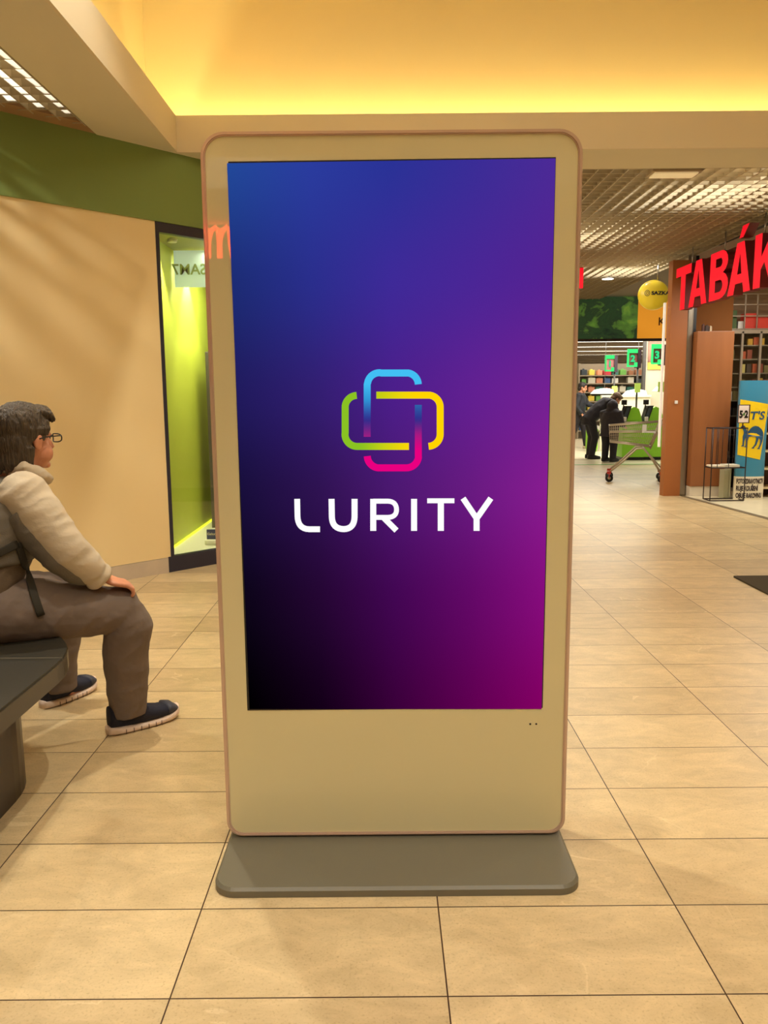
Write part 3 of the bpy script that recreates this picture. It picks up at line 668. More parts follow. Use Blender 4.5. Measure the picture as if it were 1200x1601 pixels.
# ------------------------------------------------------------------ tobacco shop
b = NB(); box(b, 3.59, 3.80, 10.0, 10.14, 0, 2.93); struct('wall_pillar', b, m_orange)
b = NB(); box(b, 3.560, 3.588, 10.17, 10.20, .62, 2.44, .003); tag(obj('white_post', b, mat('white_edge', (245, 240, 230), .4, emit=(255, 245, 230), es=.35)), 'narrow white vertical strip on the left side of the orange pillar', 'strip')
b = NB(); box(b, 3.682, 3.72, 9.985, 9.999, 1.175, 1.215, .003); sw = obj('wall_switch', b, m_white); tag(sw, 'small white switch plate on the orange pillar', 'switch')
b = NB(); box(b, 3.80, 3.885, 10.02, 10.08, 0, 3.0, .02); struct('trim_5', b, mat('aluminium_guide', (150, 140, 126), .3, metal=.6))
b = NB(); box(b, 3.89, 3.95, 10.1, 10.12, 0, 3.0); struct('trim_6', b, m_black)
b = NB(); box(b, 3.95, 4.47, 10.25, 10.3, 0, 3.0); struct('wall_shop', b, mat('brown_wall', (132, 84, 46), .85, spec=.1, var=.04, vscale=2))
b = NB(); box(b, 4.47, 7.0, 11.2, 11.25, 0, 3.0); struct('wall_shop_rear', b, mat('shop_rear', (150, 120, 84), .7))
cab = thing('tall_cabinet', 'tall orange brown cabinet with plain side panel just right of the shop pillar', 'cabinet', (4.12, 10.05, 0))
b = NB(); box(b, 3.893, 4.352, 9.9, 10.04, .133, 2.062, .004); obj('carcass', b, m_brown, cab)
b = NB(); box(b, 3.893, 4.345, 9.912, 10.04, 0, .131); obj('plinth', b, mat('pale_plinth', (226, 214, 196), .4), cab)
for k, (cx_, w_, cc_) in enumerate(((3.985, .03, (80, 40, 26)), (4.03, .045, (60, 36, 26)), (4.075, .028, (190, 170, 140)))):
    b = NB(); box(b, cx_-w_/2, cx_+w_/2, 9.95, 9.98, 2.0625, 2.0625+(.085, .07, .06)[k], .003); ellip(b, (cx_, 9.965, 2.0625+(.085, .07, .06)[k]), (w_*.35, .012, .012), None, 2)
    tag(obj('trinket', b, mat('trinket_%d' % k, cc_, .6)), ('slim dark trinket box on the brown cabinet, leftmost of three', 'squat dark brown trinket box between two others on the cabinet', 'pale trinket box on the brown cabinet, rightmost of three')[k], 'ornament')
# fascia strip, shop ceiling
b = NB(); prism(b, [(3.95, 10.05), (4.0, 10.05), (4.2, 5.6), (4.13, 5.6)], lambda u, v, d: (u, v, d), 2.70, 2.93); struct('trim_7', b, mat('fascia_brown', (110, 56, 34), .5))
b = NB(); prism(b, [(3.93, 10.05), (4.0, 10.05), (4.2, 5.6), (4.11, 5.6)], lambda u, v, d: (u, v, d), 2.93, 3.009); struct('trim_8', b, mat('fascia_lilac', (206, 192, 190), .4))
b = NB(); prism(b, [(4.0, 10.24), (7, 11.19), (7, 5.6), (4.2, 5.6)], lambda u, v, d: (u, v, d), 2.70, 2.72); struct('ceiling', b, mat('shop_ceiling', (222, 196, 156), .7))
b = NB(); box(b, 7.0, 7.1, -4, 11.25, 0, 3.0); struct('wall_right', b, m_plaster)
# TABÁK letters: u runs with decreasing Y, v up
sg = thing('shop_sign', 'big red three-dimensional TABÁK letters hanging over the tobacco shop front', 'sign', (3.6, 8.9, 2.3))
sz0 = 2.300; sh = .505
def SF(u, v, d): return Vector((3.60+d+.012*(u), 9.90-u, sz0+v))
def sign_letter(name, polys, depth=.10, parent=sg):
    b = NB()
    for p in polys:
        prism(b, p, SF, 0, depth, 0, 1)
    bmesh.ops.recalc_face_normals(b, faces=b.faces)
    o = obj(name, b, [m_red_face, m_red_side], parent)
    for f in o.data.polygons: f.material_index = 0 if f.normal.x < -.7 else 1
    return o
st = .125
def sheet(P, dx): return [[(u+dx, v*sh) for u, v in p] for p in P]
sign_letter('letter_t', sheet([[(0, .79), (.46, .79), (.46, 1.0), (0, 1.0)], [(.155, 0), (.295, 0), (.295, .79), (.155, .79)]], .0))
A_ = [[(0, 0), (.145, 0), (.31, 1.0), (.185, 1.0)], [(.495, 0), (.35, 0), (.185, 1.0), (.31, 1.0)], [(.10, .19), (.395, .19), (.37, .37), (.125, .37)]]
A1 = [[(0, 0), (.140, 0), (.178, .2), (.325, .2), (.363, 0), (.505, 0), (.33, 1.0), (.175, 1.0)]]
def a_letter(name, dx, accent=False):
    b = NB()
    # hollow A built of legs, bar and cap without overlap
    P = [[(0, 0), (.14, 0), (.172, .20), (.205, .38), (.252, .78), (.252, 1.0), (.172, 1.0)],
         [(.505, 0), (.333, 1.0), (.252, 1.0), (.252, .78), (.300, .38), (.333, .20), (.365, 0)],
         [(.172, .20), (.333, .20), (.300, .38), (.205, .38)]]
    if accent: P.append([(.215, 1.08), (.30, 1.08), (.42, 1.30), (.28, 1.30)])
    return sign_letter(name, sheet(P, dx))
a_letter('letter_a', .415)
def arcp(cu, cv, ru, rv_, a0, a1, n=8): return [(cu+ru*math.cos(math.radians(a0+(a1-a0)*k/n)), cv+rv_*math.sin(math.radians(a0+(a1-a0)*k/n))) for k in range(n+1)]
def bstroke(cv, ru, rv_, ti, tv):
    O = [(.14, cv+rv_)]+[(.26, cv+rv_)]+arcp(.26, cv, ru, rv_, 90, -90)[1:]+[(.14, cv-rv_)]
    I = [(.14, cv-rv_+tv)]+[(.25, cv-rv_+tv)]+arcp(.25, cv, ru-ti, rv_-tv, -90, 90)[1:]+[(.14, cv+rv_-tv)]
    return O, I
def b_letter():
    Q = []
    Q.append([(0, 0), (.14, 0), (.14, 1), (0, 1)])
    for cv, ru, rv_ in ((.275, .20, .275), (.76, .175, .24)):
        O, I = bstroke(cv, ru, rv_, .125, .15); I = I[::-1]
        for k in range(len(O)-1): Q.append([O[k], O[k+1], I[k+1], I[k]])
    return Q
sign_letter('letter_b', sheet(b_letter(), .985))
a_letter('letter_a_acute', 1.44, True)
sign_letter('letter_k', sheet([[(0, 0), (.14, 0), (.14, 1), (0, 1)], [(.14, .33), (.14, .56), (.34, 1), (.50, 1)], [(.205, .45), (.275, .62), (.50, 0), (.34, 0)]], 2.0))
for u in (.35, 1.22, 2.08):
    b = NB(); tube(b, [SF(u, sh*.95, .05), (SF(u, 0, .05).x, SF(u, 0, .05).y, 3.005)], .008, 8); obj('hanging_rod', b, m_chrome, sg)
# red letter left, seen right of the kiosk
b = NB(); box(b, 2.40, 2.735, 11.0, 11.10, 2.735, 3.005, .0)
o = obj('sign_letter', b, [m_red_face, m_red_side]); tag(o, 'red block letter of a sign peeking out behind the right edge of the kiosk', 'sign')
for f in o.data.polygons: f.material_index = 0 if f.normal.y < -.7 else 1
# yellow lottery ball
bl = thing('lottery_sign', 'round yellow lottery sign with dark lettering beside the orange pillar', 'sign', (3.70, 10.8, 2.6))
b = NB(); ellip(b, (3.63, 10.8, 2.612), (.205, .14, .197), None, 4); obj('disc', b, mat('yellow_gloss', (222, 196, 50), .35, coat=.3, emit=(222, 190, 40), es=.25), bl, True)
m_ink = mat('dark_ink', (30, 30, 60), .5)
b = NB(); merge(b, text_bm('SAZKA', .062, .004, .0022, xs=1.25), facing_cam((3.555, 10.655, 2.60))); obj('lettering', b, m_ink, bl)
b = NB(); tube(b, [(3.505+.032*math.cos(a), 10.67, 2.622+.036*math.sin(a)) for a in [2*PI*k/24 for k in range(24)]], .0035, 8, closed=True); tube(b, [(3.505+.014*math.cos(a), 10.668, 2.622+.018*math.sin(a)) for a in [2*PI*k/16 for k in range(16)]], .003, 8, closed=True)
obj('emblem', b, m_ink, bl)
b = NB(); tube(b, [(3.68, 10.8, 2.8), (3.68, 10.8, 3.0)], .01, 8); obj('hanging_rod', b, m_chrome, bl)
# downlight + diffuser fixture
dl = thing('downlight', 'round recessed downlight glowing in the slatted ceiling', 'ceiling light', (3.32, 11.9, 3.0))
b = NB(); loft(b, [((3.32, 11.9, 2.985), (.095, 0, 0), (0, .095, 0)), ((3.32, 11.9, 3.0), (.1, 0, 0), (0, .1, 0))], 24); obj('trim_ring', b, m_white, dl, True)
b = NB(); loft(b, [((3.32, 11.9, 2.98), (.08, 0, 0), (0, .08, 0)), ((3.32, 11.9, 2.9849), (.08, 0, 0), (0, .08, 0))], 24); obj('lens', b, emat('lamp_lens', (255, 250, 235), 5), dl)
fx = thing('ceiling_light', 'rectangular frosted ceiling light set in the louvre just behind the beam', 'ceiling light', (2.3, 6.49, 2.99))
b = NB(); box(b, 2.10, 2.48, 6.37, 6.54, 2.995, 3.05, .006); obj('frame', b, mat('fixture_frame', (176, 156, 128), .5), fx)
b = NB(); box(b, 2.12, 2.46, 6.385, 6.525, 2.982, 2.9945, .004); obj('diffuser', b, mat('frosted_diffuser', (240, 226, 190), .5, emit=(255, 226, 170), es=.3), fx)

# newspaper rack
rk = thing('wire_rack', 'black wire newspaper rack with papers on its shelf, in front of the brown cabinet', 'rack', (4.13, 9.5, 0))
m_wire = mat('black_wire', (40, 22, 20), .4)
X0, X1, Y0, Y1 = 3.95, 4.36, 9.42, 9.62
b = NB()
for x, y in ((X0, Y0), (X1, Y0), (X0+.0, Y1), (X1, Y1)): tube(b, [(x, y, .01), (x, y, .885)], .007, 8)
for z in (.885, .41, .012):
    tube(b, [(X0, Y0, z), (X1, Y0, z), (X1, Y1, z), (X0, Y1, z)], .007, 8, closed=True)
for k in range(1, 6):
    x = X0+(X1-X0)*k/6; tube(b, [(x, Y1, .41), (x, Y1, .885)], .0045, 6)
    if k in (1, 3): tube(b, [(x, Y0, .41), (x, Y0, .885)], .0045, 6)
obj('frame', b, m_wire, rk, True)
b = NB()
for k in range(9): tube(b, [(X0+(X1-X0)*k/8, Y0, .412), (X0+(X1-X0)*k/8, Y1, .412)], .003, 6)
obj('shelf', b, m_wire, rk, True)
for k, (a, c, ang) in enumerate(((3.965, 4.12, .05), (4.13, 4.30, -.08))):
    b = NB(); box(b, a, c, Y0+.02, Y1-.01, .417, .437+.008*k, .002, 0, Matrix.Translation((0, 0, 0)))
    tag(obj('newspaper', b, mat('newsprint_%d' % k, ((232, 222, 200), (220, 214, 196))[k], .8)), ('folded newspaper on the left half of the wire rack shelf', 'folded newspaper on the right half of the wire rack shelf')[k], 'newspaper', None)
sg2 = thing('price_sign', 'small framed white sign with black 5 and 2 on the wire rack', 'sign', (4.32, 9.40, .95))
b = NB(); box(b, 4.225, 4.365, 9.395, 9.41, .945, 1.165, .003); tube(b, [(4.295, 9.415, .885), (4.295, 9.415, .95)], .008, 8); obj('frame', b, mat('maroon_frame', (58, 16, 22), .4), sg2)
b = NB(); box(b, 4.231, 4.349, 9.392, 9.3945, .955, 1.155); pn_ = obj('panel', b, mat('sign_white', (240, 226, 222), .5), sg2)
b = NB(); merge(b, text_bm('5', .115, .001, .006, xs=.72), facing_cam((4.236, 9.389, 1.012))); merge(b, text_bm('2', .115, .001, .006, xs=.72), facing_cam((4.298, 9.389, 1.012))); obj('numbers', b, m_black, pn_)
b = NB(); loft(b, [((4.291, 9.388, 1.05), (.012, 0, 0), (0, 0, .02)), ((4.291, 9.391, 1.05), (.012, 0, 0), (0, 0, .02))], 6); obj('green_mark', b, mat('leaf_green', (60, 120, 40), .5), pn_)
# blue standee
sd_ = thing('advertising_column', 'blue curved advertising column with a yellow square and a dark blue camel', 'display stand', (4.46, 9.56, 0))
SX, SRY, SW_ = 4.492, .06, .176
def syf(x): return 9.6-SRY*math.sqrt(max(.05, 1-((x-SX)/SW_)**2*.92))
def colm(b, z0_, z1_, grow=0, mi=0, c0=0, c1=0):
    n = 24; F_ = []; 
    for z, cxs in ((z0_, c0), (z1_, c1)):
        r = []
        for k in range(n+1):
            x = SX-SW_-grow+2*(SW_+grow)*k/n; r.append(b.verts.new((x+cxs, syf(min(max(x, SX-SW_), SX+SW_))-grow, z)))
        r += [b.verts.new((SX+SW_+grow+cxs, 9.62, z)), b.verts.new((SX-SW_-grow+cxs, 9.62, z))]; F_.append(r)
    m_ = len(F_[0])
    for k in range(m_): b.faces.new((F_[0][k], F_[0][(k+1) % m_], F_[1][(k+1) % m_], F_[1][k]))
    b.faces.new(F_[0][::-1]); b.faces.new(F_[1])
b = NB(); colm(b, .29, 1.45); obj('blue_wrap', b, mat('blue_wrap', (60, 140, 178), .3, coat=.3), sd_)
b = NB(); colm(b, .0, .289, .001); wb = obj('white_base', b, mat('base_white', (244, 236, 216), .5), sd_)
def decal(b, outline, off):
    # subdivided polygon draped over the column front
    t = bmesh.new(); f = t.faces.new([t.verts.new((u, 0, v)) for u, v in outline]); bmesh.ops.triangulate(t, faces=t.faces[:])
    for k in range(3): bmesh.ops.subdivide_edges(t, edges=t.edges[:], cuts=1, use_grid_fill=False); bmesh.ops.triangulate(t, faces=t.faces[:])
    for v in t.verts: v.co.y = syf(min(max(v.co.x, SX-SW_), SX+SW_))-off
    merge(b, t)
b = NB(); decal(b, [(4.322, .555), (4.590, .495), (4.664, 1.165), (4.322, 1.225)], .004); ye = obj('yellow_square', b, mat('yellow_print', (248, 212, 30), .4), sd_)
b = NB(); t = text_bm("T'S", .135, .001, .003, xs=1.1, shear=.15); bmesh.ops.transform(t, matrix=facing_cam((4.425, 0, .985)), verts=t.verts)
for v in t.verts: v.co.y += syf(v.co.x)-.007
merge(b, t); m_pblue = mat('print_blue', (32, 84, 128), .5); obj('lettering', b, m_pblue, ye)
camel = [(585,420),(600,400),(622,398),(640,425),(655,470),(675,470),(690,440),(715,415),(750,403),(790,415),(830,450),(852,490),(856,540),(850,600),(835,650),(815,690),(822,705),(780,705),(800,685),(815,640),(820,590),(800,560),(790,600),(775,650),(745,685),(750,697),(712,697),(735,675),(755,640),(765,590),(765,545),(720,535),(680,545),(668,600),(666,665),(672,678),(630,678),(648,660),(648,600),(644,550),(632,600),(630,655),(636,668),(596,668),(614,652),(614,590),(612,540),(622,500),(618,470),(605,440),(588,435)]
b = NB(); t = bmesh.new(); t.faces.new([t.verts.new((4.335+(u-585)/265*.27, 0, .625+(705-v)/305*.285)) for u, v in camel]); t.normal_update(); bmesh.ops.triangulate(t, faces=t.faces[:], ngon_method='EAR_CLIP')
for v in t.verts: v.co.y = syf(v.co.x)-.012
merge(b, t); obj('camel_mark', b, m_pblue, ye)
b = NB()
for k, s in enumerate(('FOTO ZDRAVOTNICTV', 'RUJE KOUŘENÍ', 'OBUJE RAKOVINU')):
    t = text_bm(s, .082, .001, .0028); wd_ = max(v.co.x for v in t.verts); bmesh.ops.scale(t, vec=((.33, .26, .31)[k]/wd_, 1, 1), verts=t.verts); bmesh.ops.transform(t, matrix=facing_cam((4.325, 0, .205-.088*k)), verts=t.verts)
    for v in t.verts: v.co.y += syf(min(v.co.x, 4.66))-.006
    merge(b, t)
obj('warning_lettering', b, mat('warning_ink', (50, 34, 36), .5), wb)
b = NB(); box(b, 4.215, 4.275, 9.66, 9.8, 0, .36, .003); box(b, 4.275, 4.29, 9.64, 9.8, 0, .40)
tag(obj('plinth_box', b, mat('grey_green_box', (170, 168, 140), .5)), 'narrow pale grey upright box between the brown cabinet and the blue column', 'box')
# glass cabinet behind, with stock
gc = thing('glass_cabinet', 'glass fronted cabinet with aluminium mullions behind the blue column', 'cabinet', (4.9, 10.6, 0))
m_alu = mat('aluminium', (170, 156, 138), .35, metal=.4)
b = NB()
for x in (4.50, 4.70, 4.94, 5.2): box(b, x-.014, x+.014, 10.44, 10.47, .02, 2.10, .003)
box(b, 4.486, 5.214, 10.44, 10.47, 2.07, 2.12, .003); box(b, 4.486, 5.214, 10.44, 10.47, 0, .05, .003); obj('mullion_frame', b, m_alu, gc)
b = NB(); box(b, 4.49, 5.21, 10.82, 10.84, 0, 2.1); box(b, 4.482, 4.49, 10.47, 10.84, 0, 2.1); box(b, 5.21, 5.218, 10.47, 10.84, 0, 2.1); box(b, 4.49, 5.21, 10.47, 10.82, 2.08, 2.1); obj('cabinet_back', b, mat('dark_cabinet', (84, 58, 34), .6), gc)
b = NB(); box(b, 4.51, 5.19, 10.452, 10.456, .05, 2.07); obj('glass_pane', b, m_glass, gc)
shz = [.45, .75, 1.0, 1.2, 1.38, 1.56, 1.74, 1.92]
for z in shz:
    b = NB(); box(b, 4.49, 5.21, 10.49, 10.82, z-.006, z+.006); obj('cabinet_shelf', b, mat('shelf_glass', (150, 140, 120), .3), gc)
packc = [mat('pack_%d' % k, c, .5) for k, c in enumerate([(210, 160, 50), (224, 206, 120), (196, 90, 50), (150, 70, 50), (120, 110, 60), (230, 224, 210), (70, 60, 50), (60, 90, 120)])]
colnames = ['ochre', 'pale yellow', 'orange', 'red brown', 'olive', 'white', 'dark', 'blue']
shelfn = ['lowest', 'second lowest', 'third lowest', 'fourth lowest', 'fifth lowest', 'third highest', 'second highest', 'topmost']
ORDW = ('first', 'second', 'third', 'fourth', 'fifth', 'sixth', 'seventh', 'eighth', 'ninth', 'tenth', 'eleventh', 'twelfth', 'thirteenth', 'fourteenth')
proto = {}
def pack(kind):
    if kind not in proto:
        b = NB(); box(b, -.035, .035, -.02, .02, 0, .11, .002); me_o = obj('stock_box', b, packc[kind]); proto[kind] = me_o; return me_o
    o = proto[kind].copy(); COL.objects.link(o); return o
random.seed(3)
for si, z in enumerate(shz):
    xs_ = 4.535; last = None; n_ = 0; pos_ = 0
    while xs_ < 5.16:
        if random.random() < (.35 if xs_ < 4.72 and si > 3 else .8):
            kd = random.choice([0, 0, 1, 2, 3, 4, 5, 6] if xs_ > 4.72 else [4, 6, 6, 7, 5])
            o = pack(kd); o.location = (xs_, 10.56, z+.007); o.scale = (random.uniform(.75, 1.05), 1, random.uniform(.7, 1.15))
            pos_ += 1
            tag(o, '%s small box, %s from left on the %s glass cabinet shelf' % (colnames[kd], ORDW[pos_-1], shelfn[si]), 'box', 'boxes in the glass cabinet')
        xs_ += .078
# upper open shelf with red packaging
us = thing('wall_rack', 'high grid shelf with red packaging above the glass cabinet', 'shelf', (4.9, 10.6, 2.1))
b = NB()
for z in (2.135, 2.30, 2.445, 2.58): box(b, 4.42, 5.3, 10.50, 10.52, z-.006, z+.006)
for x in (4.43, 4.56, 4.74, 4.9, 5.08, 5.28): box(b, x-.006, x+.006, 10.50, 10.52, 2.135, 2.58)
obj('grid', b, m_alu, us)
b = NB(); box(b, 4.42, 5.3, 10.86, 10.88, 2.12, 2.6); obj('rack_back', b, mat('rack_back', (150, 128, 100), .6), us)
b = NB(); box(b, 4.42, 5.3, 10.52, 10.86, 2.124, 2.134); obj('rack_base', b, m_alu, us)
m_rp = mat('red_pack', (206, 58, 40), .5, emit=(206, 58, 40), es=.12); m_gp = mat('green_pack', (76, 104, 50), .5)
for k, (a, c, z, h_, mm, lb) in enumerate(((4.44, 4.58, 2.14, .12, m_rp, 'wide red box at the left end of the high grid shelf'), (4.60, 4.66, 2.14, .24, m_gp, 'tall green box standing among red boxes on the high grid shelf'),
        (4.68, 4.75, 2.14, .10, m_white, 'small white box near the middle of the high grid shelf'), (4.77, 4.92, 2.14, .20, m_rp, 'large red box at the middle of the high grid shelf'), (4.94, 5.24, 2.14, .15, m_rp, 'long red box at the right end of the high grid shelf'),
        (4.46, 4.57, 2.2605, .10, m_rp, 'red box stacked on the wide red box, high grid shelf'))):
    b = NB(); box(b, a, c, 10.56, 10.7, z, z+h_, .004); tag(obj('stock_box', b, mm), lb, 'box')
# counter shelving right of column
cs2 = thing('shelf_unit', 'low wooden shelf unit partly hidden right of the blue advertising column', 'shelf', (5.0, 9.9, 0))
b = NB(); box(b, 4.72, 5.3, 10.08, 10.1, 0, 1.2); box(b, 4.70, 4.72, 9.75, 10.1, 0, 1.2); box(b, 5.3, 5.32, 9.75, 10.1, 0, 1.2); obj('carcass', b, mat('dark_wood', (80, 46, 30), .6), cs2)
b = NB()
for z in (.12, .36, .58, .8, 1.02, 1.19): box(b, 4.72, 5.3, 9.75, 10.08, z-.01, z+.01)
obj('shelf_board', b, mat('pale_shelf', (228, 206, 160), .5), cs2)

# ------------------------------------------------------------------ shopping cart
ct = thing('shopping_cart', 'grey wire shopping cart with red handle standing at the supermarket entrance', 'shopping cart', (3.385, 11.72, 0)); ct.rotation_euler = (0, 0, math.radians(-16))
m_cw = mat('cart_wire', (196, 180, 158), .35, metal=.4)
cx0, cx1 = 3.36, 4.08; cy0, cy1 = 11.70, 12.18
b = NB()
tl, tr_ = (3.36, .84), (4.08, .90); bl_, brr = (3.38, .60), (3.96, .53)
for y in (cy0, cy1):
    for k in range(6):
        f = k/5; p = (tl[0]+(bl_[0]-tl[0])*f, tl[1]+(bl_[1]-tl[1])*f); q = (tr_[0]+(brr[0]-tr_[0])*f, tr_[1]+(brr[1]-tr_[1])*f)
        tube(b, [(p[0], y, p[1]), (q[0], y, q[1])], .009 if k in (0, 2, 5) else .003, 6)
    for k in range(25):
        f = k/24; tube(b, [(tl[0]+(tr_[0]-tl[0])*f, y, tl[1]+(tr_[1]-tl[1])*f), (bl_[0]+(brr[0]-bl_[0])*f, y, bl_[1]+(brr[1]-bl_[1])*f)], .0022, 5)
for (p, q) in ((tl, bl_), (tr_, brr)):
    for k in range(9):
        y = cy0+(cy1-cy0)*k/8; tube(b, [(p[0], y, p[1]), (q[0], y, q[1])], .0025, 5)
    for f in (0, .5, 1): z_ = p[1]+(q[1]-p[1])*f; x_ = p[0]+(q[0]-p[0])*f; tube(b, [(x_, cy0, z_), (x_, cy1, z_)], .007, 6)
for k in range(9):
    y = cy0+(cy1-cy0)*k/8; tube(b, [(bl_[0], y, bl_[1]), (brr[0], y, brr[1])], .0025, 5)
obj('basket', b, m_cw, ct, True)
b = NB()
for y in (cy0+.02, cy1-.02):
    tube(b, [(3.40, y, .16), (3.56, y, .30), (3.76, y, .50), (3.86, y, .51), (3.98, y, .36), (4.12, y, .14)], .014, 8)
    tube(b, [(3.95, y, .50), (4.05, y, .75), (4.13, y, .93), (4.17, y, .95)], .013, 8)
    tube(b, [(3.90, y, .46), (4.02, y, .33), (4.16, y, .17)], .008, 8)
tube(b, [(3.86, cy0+.02, .51), (3.86, cy1-.02, .51)], .012, 8); tube(b, [(4.05, cy0+.02, .24), (4.05, cy1-.02, .24)], .010, 8)
obj('chassis', b, m_cw, ct, True)
b = NB(); tube(b, [(4.17, cy0+.01, .95), (4.17, cy1-.01, .95)], .018, 10); obj('handle', b, mat('red_grip', (200, 46, 36), .4), ct, True)
b = NB(); box(b, 3.83, 3.89, cy0-.012, cy0-.008, .74, .86); box(b, 3.86, 4.02, cy0-.012, cy0-.009, .74, .765); obj('ad_plate', b, m_white, ct)
for x, y in ((3.385, cy0+.02), (3.385, cy1-.02), (4.13, cy0+.02), (4.13, cy1-.02)):
    b = NB(); tube(b, [(x, y-.014, .06), (x, y+.014, .06)], .058, 18); wh = obj('wheel', b, m_black, ct, True)
    b = NB(); box(b, x-.035, x+.025, y-.02, y+.02, .122, .165, .004); tube(b, [(x, y-.018, .06), (x, y-.018, .13)], .008, 6); obj('caster_fork', b, mat('red_caster', (176, 44, 40), .4), wh)
    b = NB(); tube(b, [(x, y-.017, .06), (x, y+.017, .06)], .022, 12); obj('hub', b, m_cw, wh, True)

# ------------------------------------------------------------------ supermarket front
def leaf_mat():
    m = bpy.data.materials.new('leaf_print'); m.use_nodes = True; nt = m.node_tree; N = nt.nodes; b_ = N['Principled BSDF']
    tc = N.new('ShaderNodeTexCoord'); mp = N.new('ShaderNodeMapping'); mp.inputs['Scale'].default_value = (1.0, 1, 1.5); mp.inputs['Rotation'].default_value = (0, .5, 0)
    n = N.new('ShaderNodeTexNoise'); n.inputs['Scale'].default_value = 1.9; n.inputs['Detail'].default_value = 7; n.inputs['Roughness'].default_value = .6; n.inputs['Distortion'].default_value = .7
    r = N.new('ShaderNodeValToRGB'); e = r.color_ramp.elements
    e[0].position = .30; e[0].color = (*lin((22, 34, 28)), 1); e[1].position = .72; e[1].color = (*lin((124, 152, 52)), 1)
    for p, c in ((.42, (40, 66, 36)), (.5, (38, 56, 34)), (.54, (72, 104, 42)), (.62, (84, 124, 46))): q = e.new(p); q.color = (*lin(c), 1)
    nt.links.new(tc.outputs['Object'], mp.inputs[0]); nt.links.new(mp.outputs[0], n.inputs[0]); nt.links.new(n.outputs[0], r.inputs[0]); nt.links.new(r.outputs[0], b_.inputs['Base Color']); b_.inputs['Roughness'].default_value = .5
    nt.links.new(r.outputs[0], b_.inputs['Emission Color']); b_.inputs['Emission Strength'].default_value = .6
    return m
b = NB(); box(b, -.85, 9, 14.66, 14.9, 2.30, 4); struct('wall_market_front', b, m_plaster)
b = NB(); box(b, 1.8, 4.64, 14.60, 14.655, 2.315, 3.06); tag(obj('leaf_banner', b, leaf_mat()), 'dark green leafy photo banner above the supermarket entrance', 'banner')
ob = thing('orange_banner', 'plain orange sign panel next to the leafy banner with a small dark K', 'sign', (5.5, 14.6, 2.3))
b = NB(); box(b, 4.642, 7.5, 14.59, 14.655, 2.315, 3.06); obj('panel', b, mat('orange_panel', (244, 160, 46), .5, emit=(250, 165, 46), es=.5), ob)
b = NB(); merge(b, text_bm('K', .20, .002, .003), facing_cam((5.005, 14.58, 2.545))); obj('lettering', b, mat('brown_ink', (92, 60, 20), .6), ob)
b = NB(); box(b, 1.8, 8, 14.58, 14.66, 2.265, 2.312); struct('trim_9', b, mat('dark_header', (60, 46, 40), .4))
b = NB(); box(b, -.85, 1.8, 14.7, 14.8, 0, 2.3); struct('wall_market_left', b, m_plaster)
# inside: ceiling, back wall
b = NB(); box(b, 0, 26, 14.9, 48, 2.92, 2.97); struct('ceiling', b, mat('market_ceiling', (190, 178, 156), .8))
for k in range(12):
    y = 17.2+k*2.4
    b = NB(); box(b, 1.5, 20, y, y+.5, 2.80, 2.919); struct('trim_%d' % (10+k), b, mat('ceiling_baffle', (120, 104, 88), .7) if k == 0 else bpy.data.materials['ceiling_baffle'])
m_tube = emat('tube_glow', (255, 244, 215), 7)
ords = ('nearest', 'second', 'third', 'fourth', 'fifth', 'sixth', 'seventh', 'eighth', 'ninth')
for k in range(9):
    y = 18.4+k*2.4; b = NB(); box(b, 2.5+k*.8, 8+k*1.5, y, y+.12, 2.84, 2.90); tag(obj('strip_light', b, m_tube), 'long white strip light across the supermarket ceiling, %s from the entrance' % ords[k], 'ceiling light', 'strip lights in the supermarket ceiling')
b = NB(); box(b, 4.05, 4.13, 15.3, 17.1, 2.84, 2.9); tag(obj('strip_light', b, m_tube), 'short strip light running inward just right of the kiosk edge', 'ceiling light')
b = NB(); box(b, 0, 26, 47.9, 48, 0, 2.92); struct('wall_back', b, mat('market_back', (200, 170, 150), .8, var=.25, vscale=.6))
b = NB(); box(b, 0, .1, 14.9, 48, 0, 2.92); box(b, 25.9, 26, 14.9, 48, 0, 2.92); struct('wall_market_side', b, m_plaster)
# right grey column with poster
b = NB(); box(b, 6.02, 6.08, 18.4, 18.5, 0, 2.92); struct('trim_30', b, m_dkgrey)
b = NB(); box(b, 6.08, 8.5, 18.45, 18.6, 0, 2.92); struct('wall_market_pier', b, mat('pier_grey', (196, 184, 160), .7))
po = thing('wall_poster', 'food photo poster with a yellow strip on the pale pier behind the checkouts', 'poster', (6.35, 18.43, 1.9))
b = NB(); box(b, 6.13, 6.50, 18.42, 18.449, 2.05, 2.62); obj('photo', b, mat('poster_photo', (140, 96, 80), .5, var=.6, vscale=4), po)
b = NB(); box(b, 6.13, 6.50, 18.42, 18.449, 1.88, 2.04); obj('yellow_strip', b, mat('poster_yellow', (214, 180, 70), .5), po)
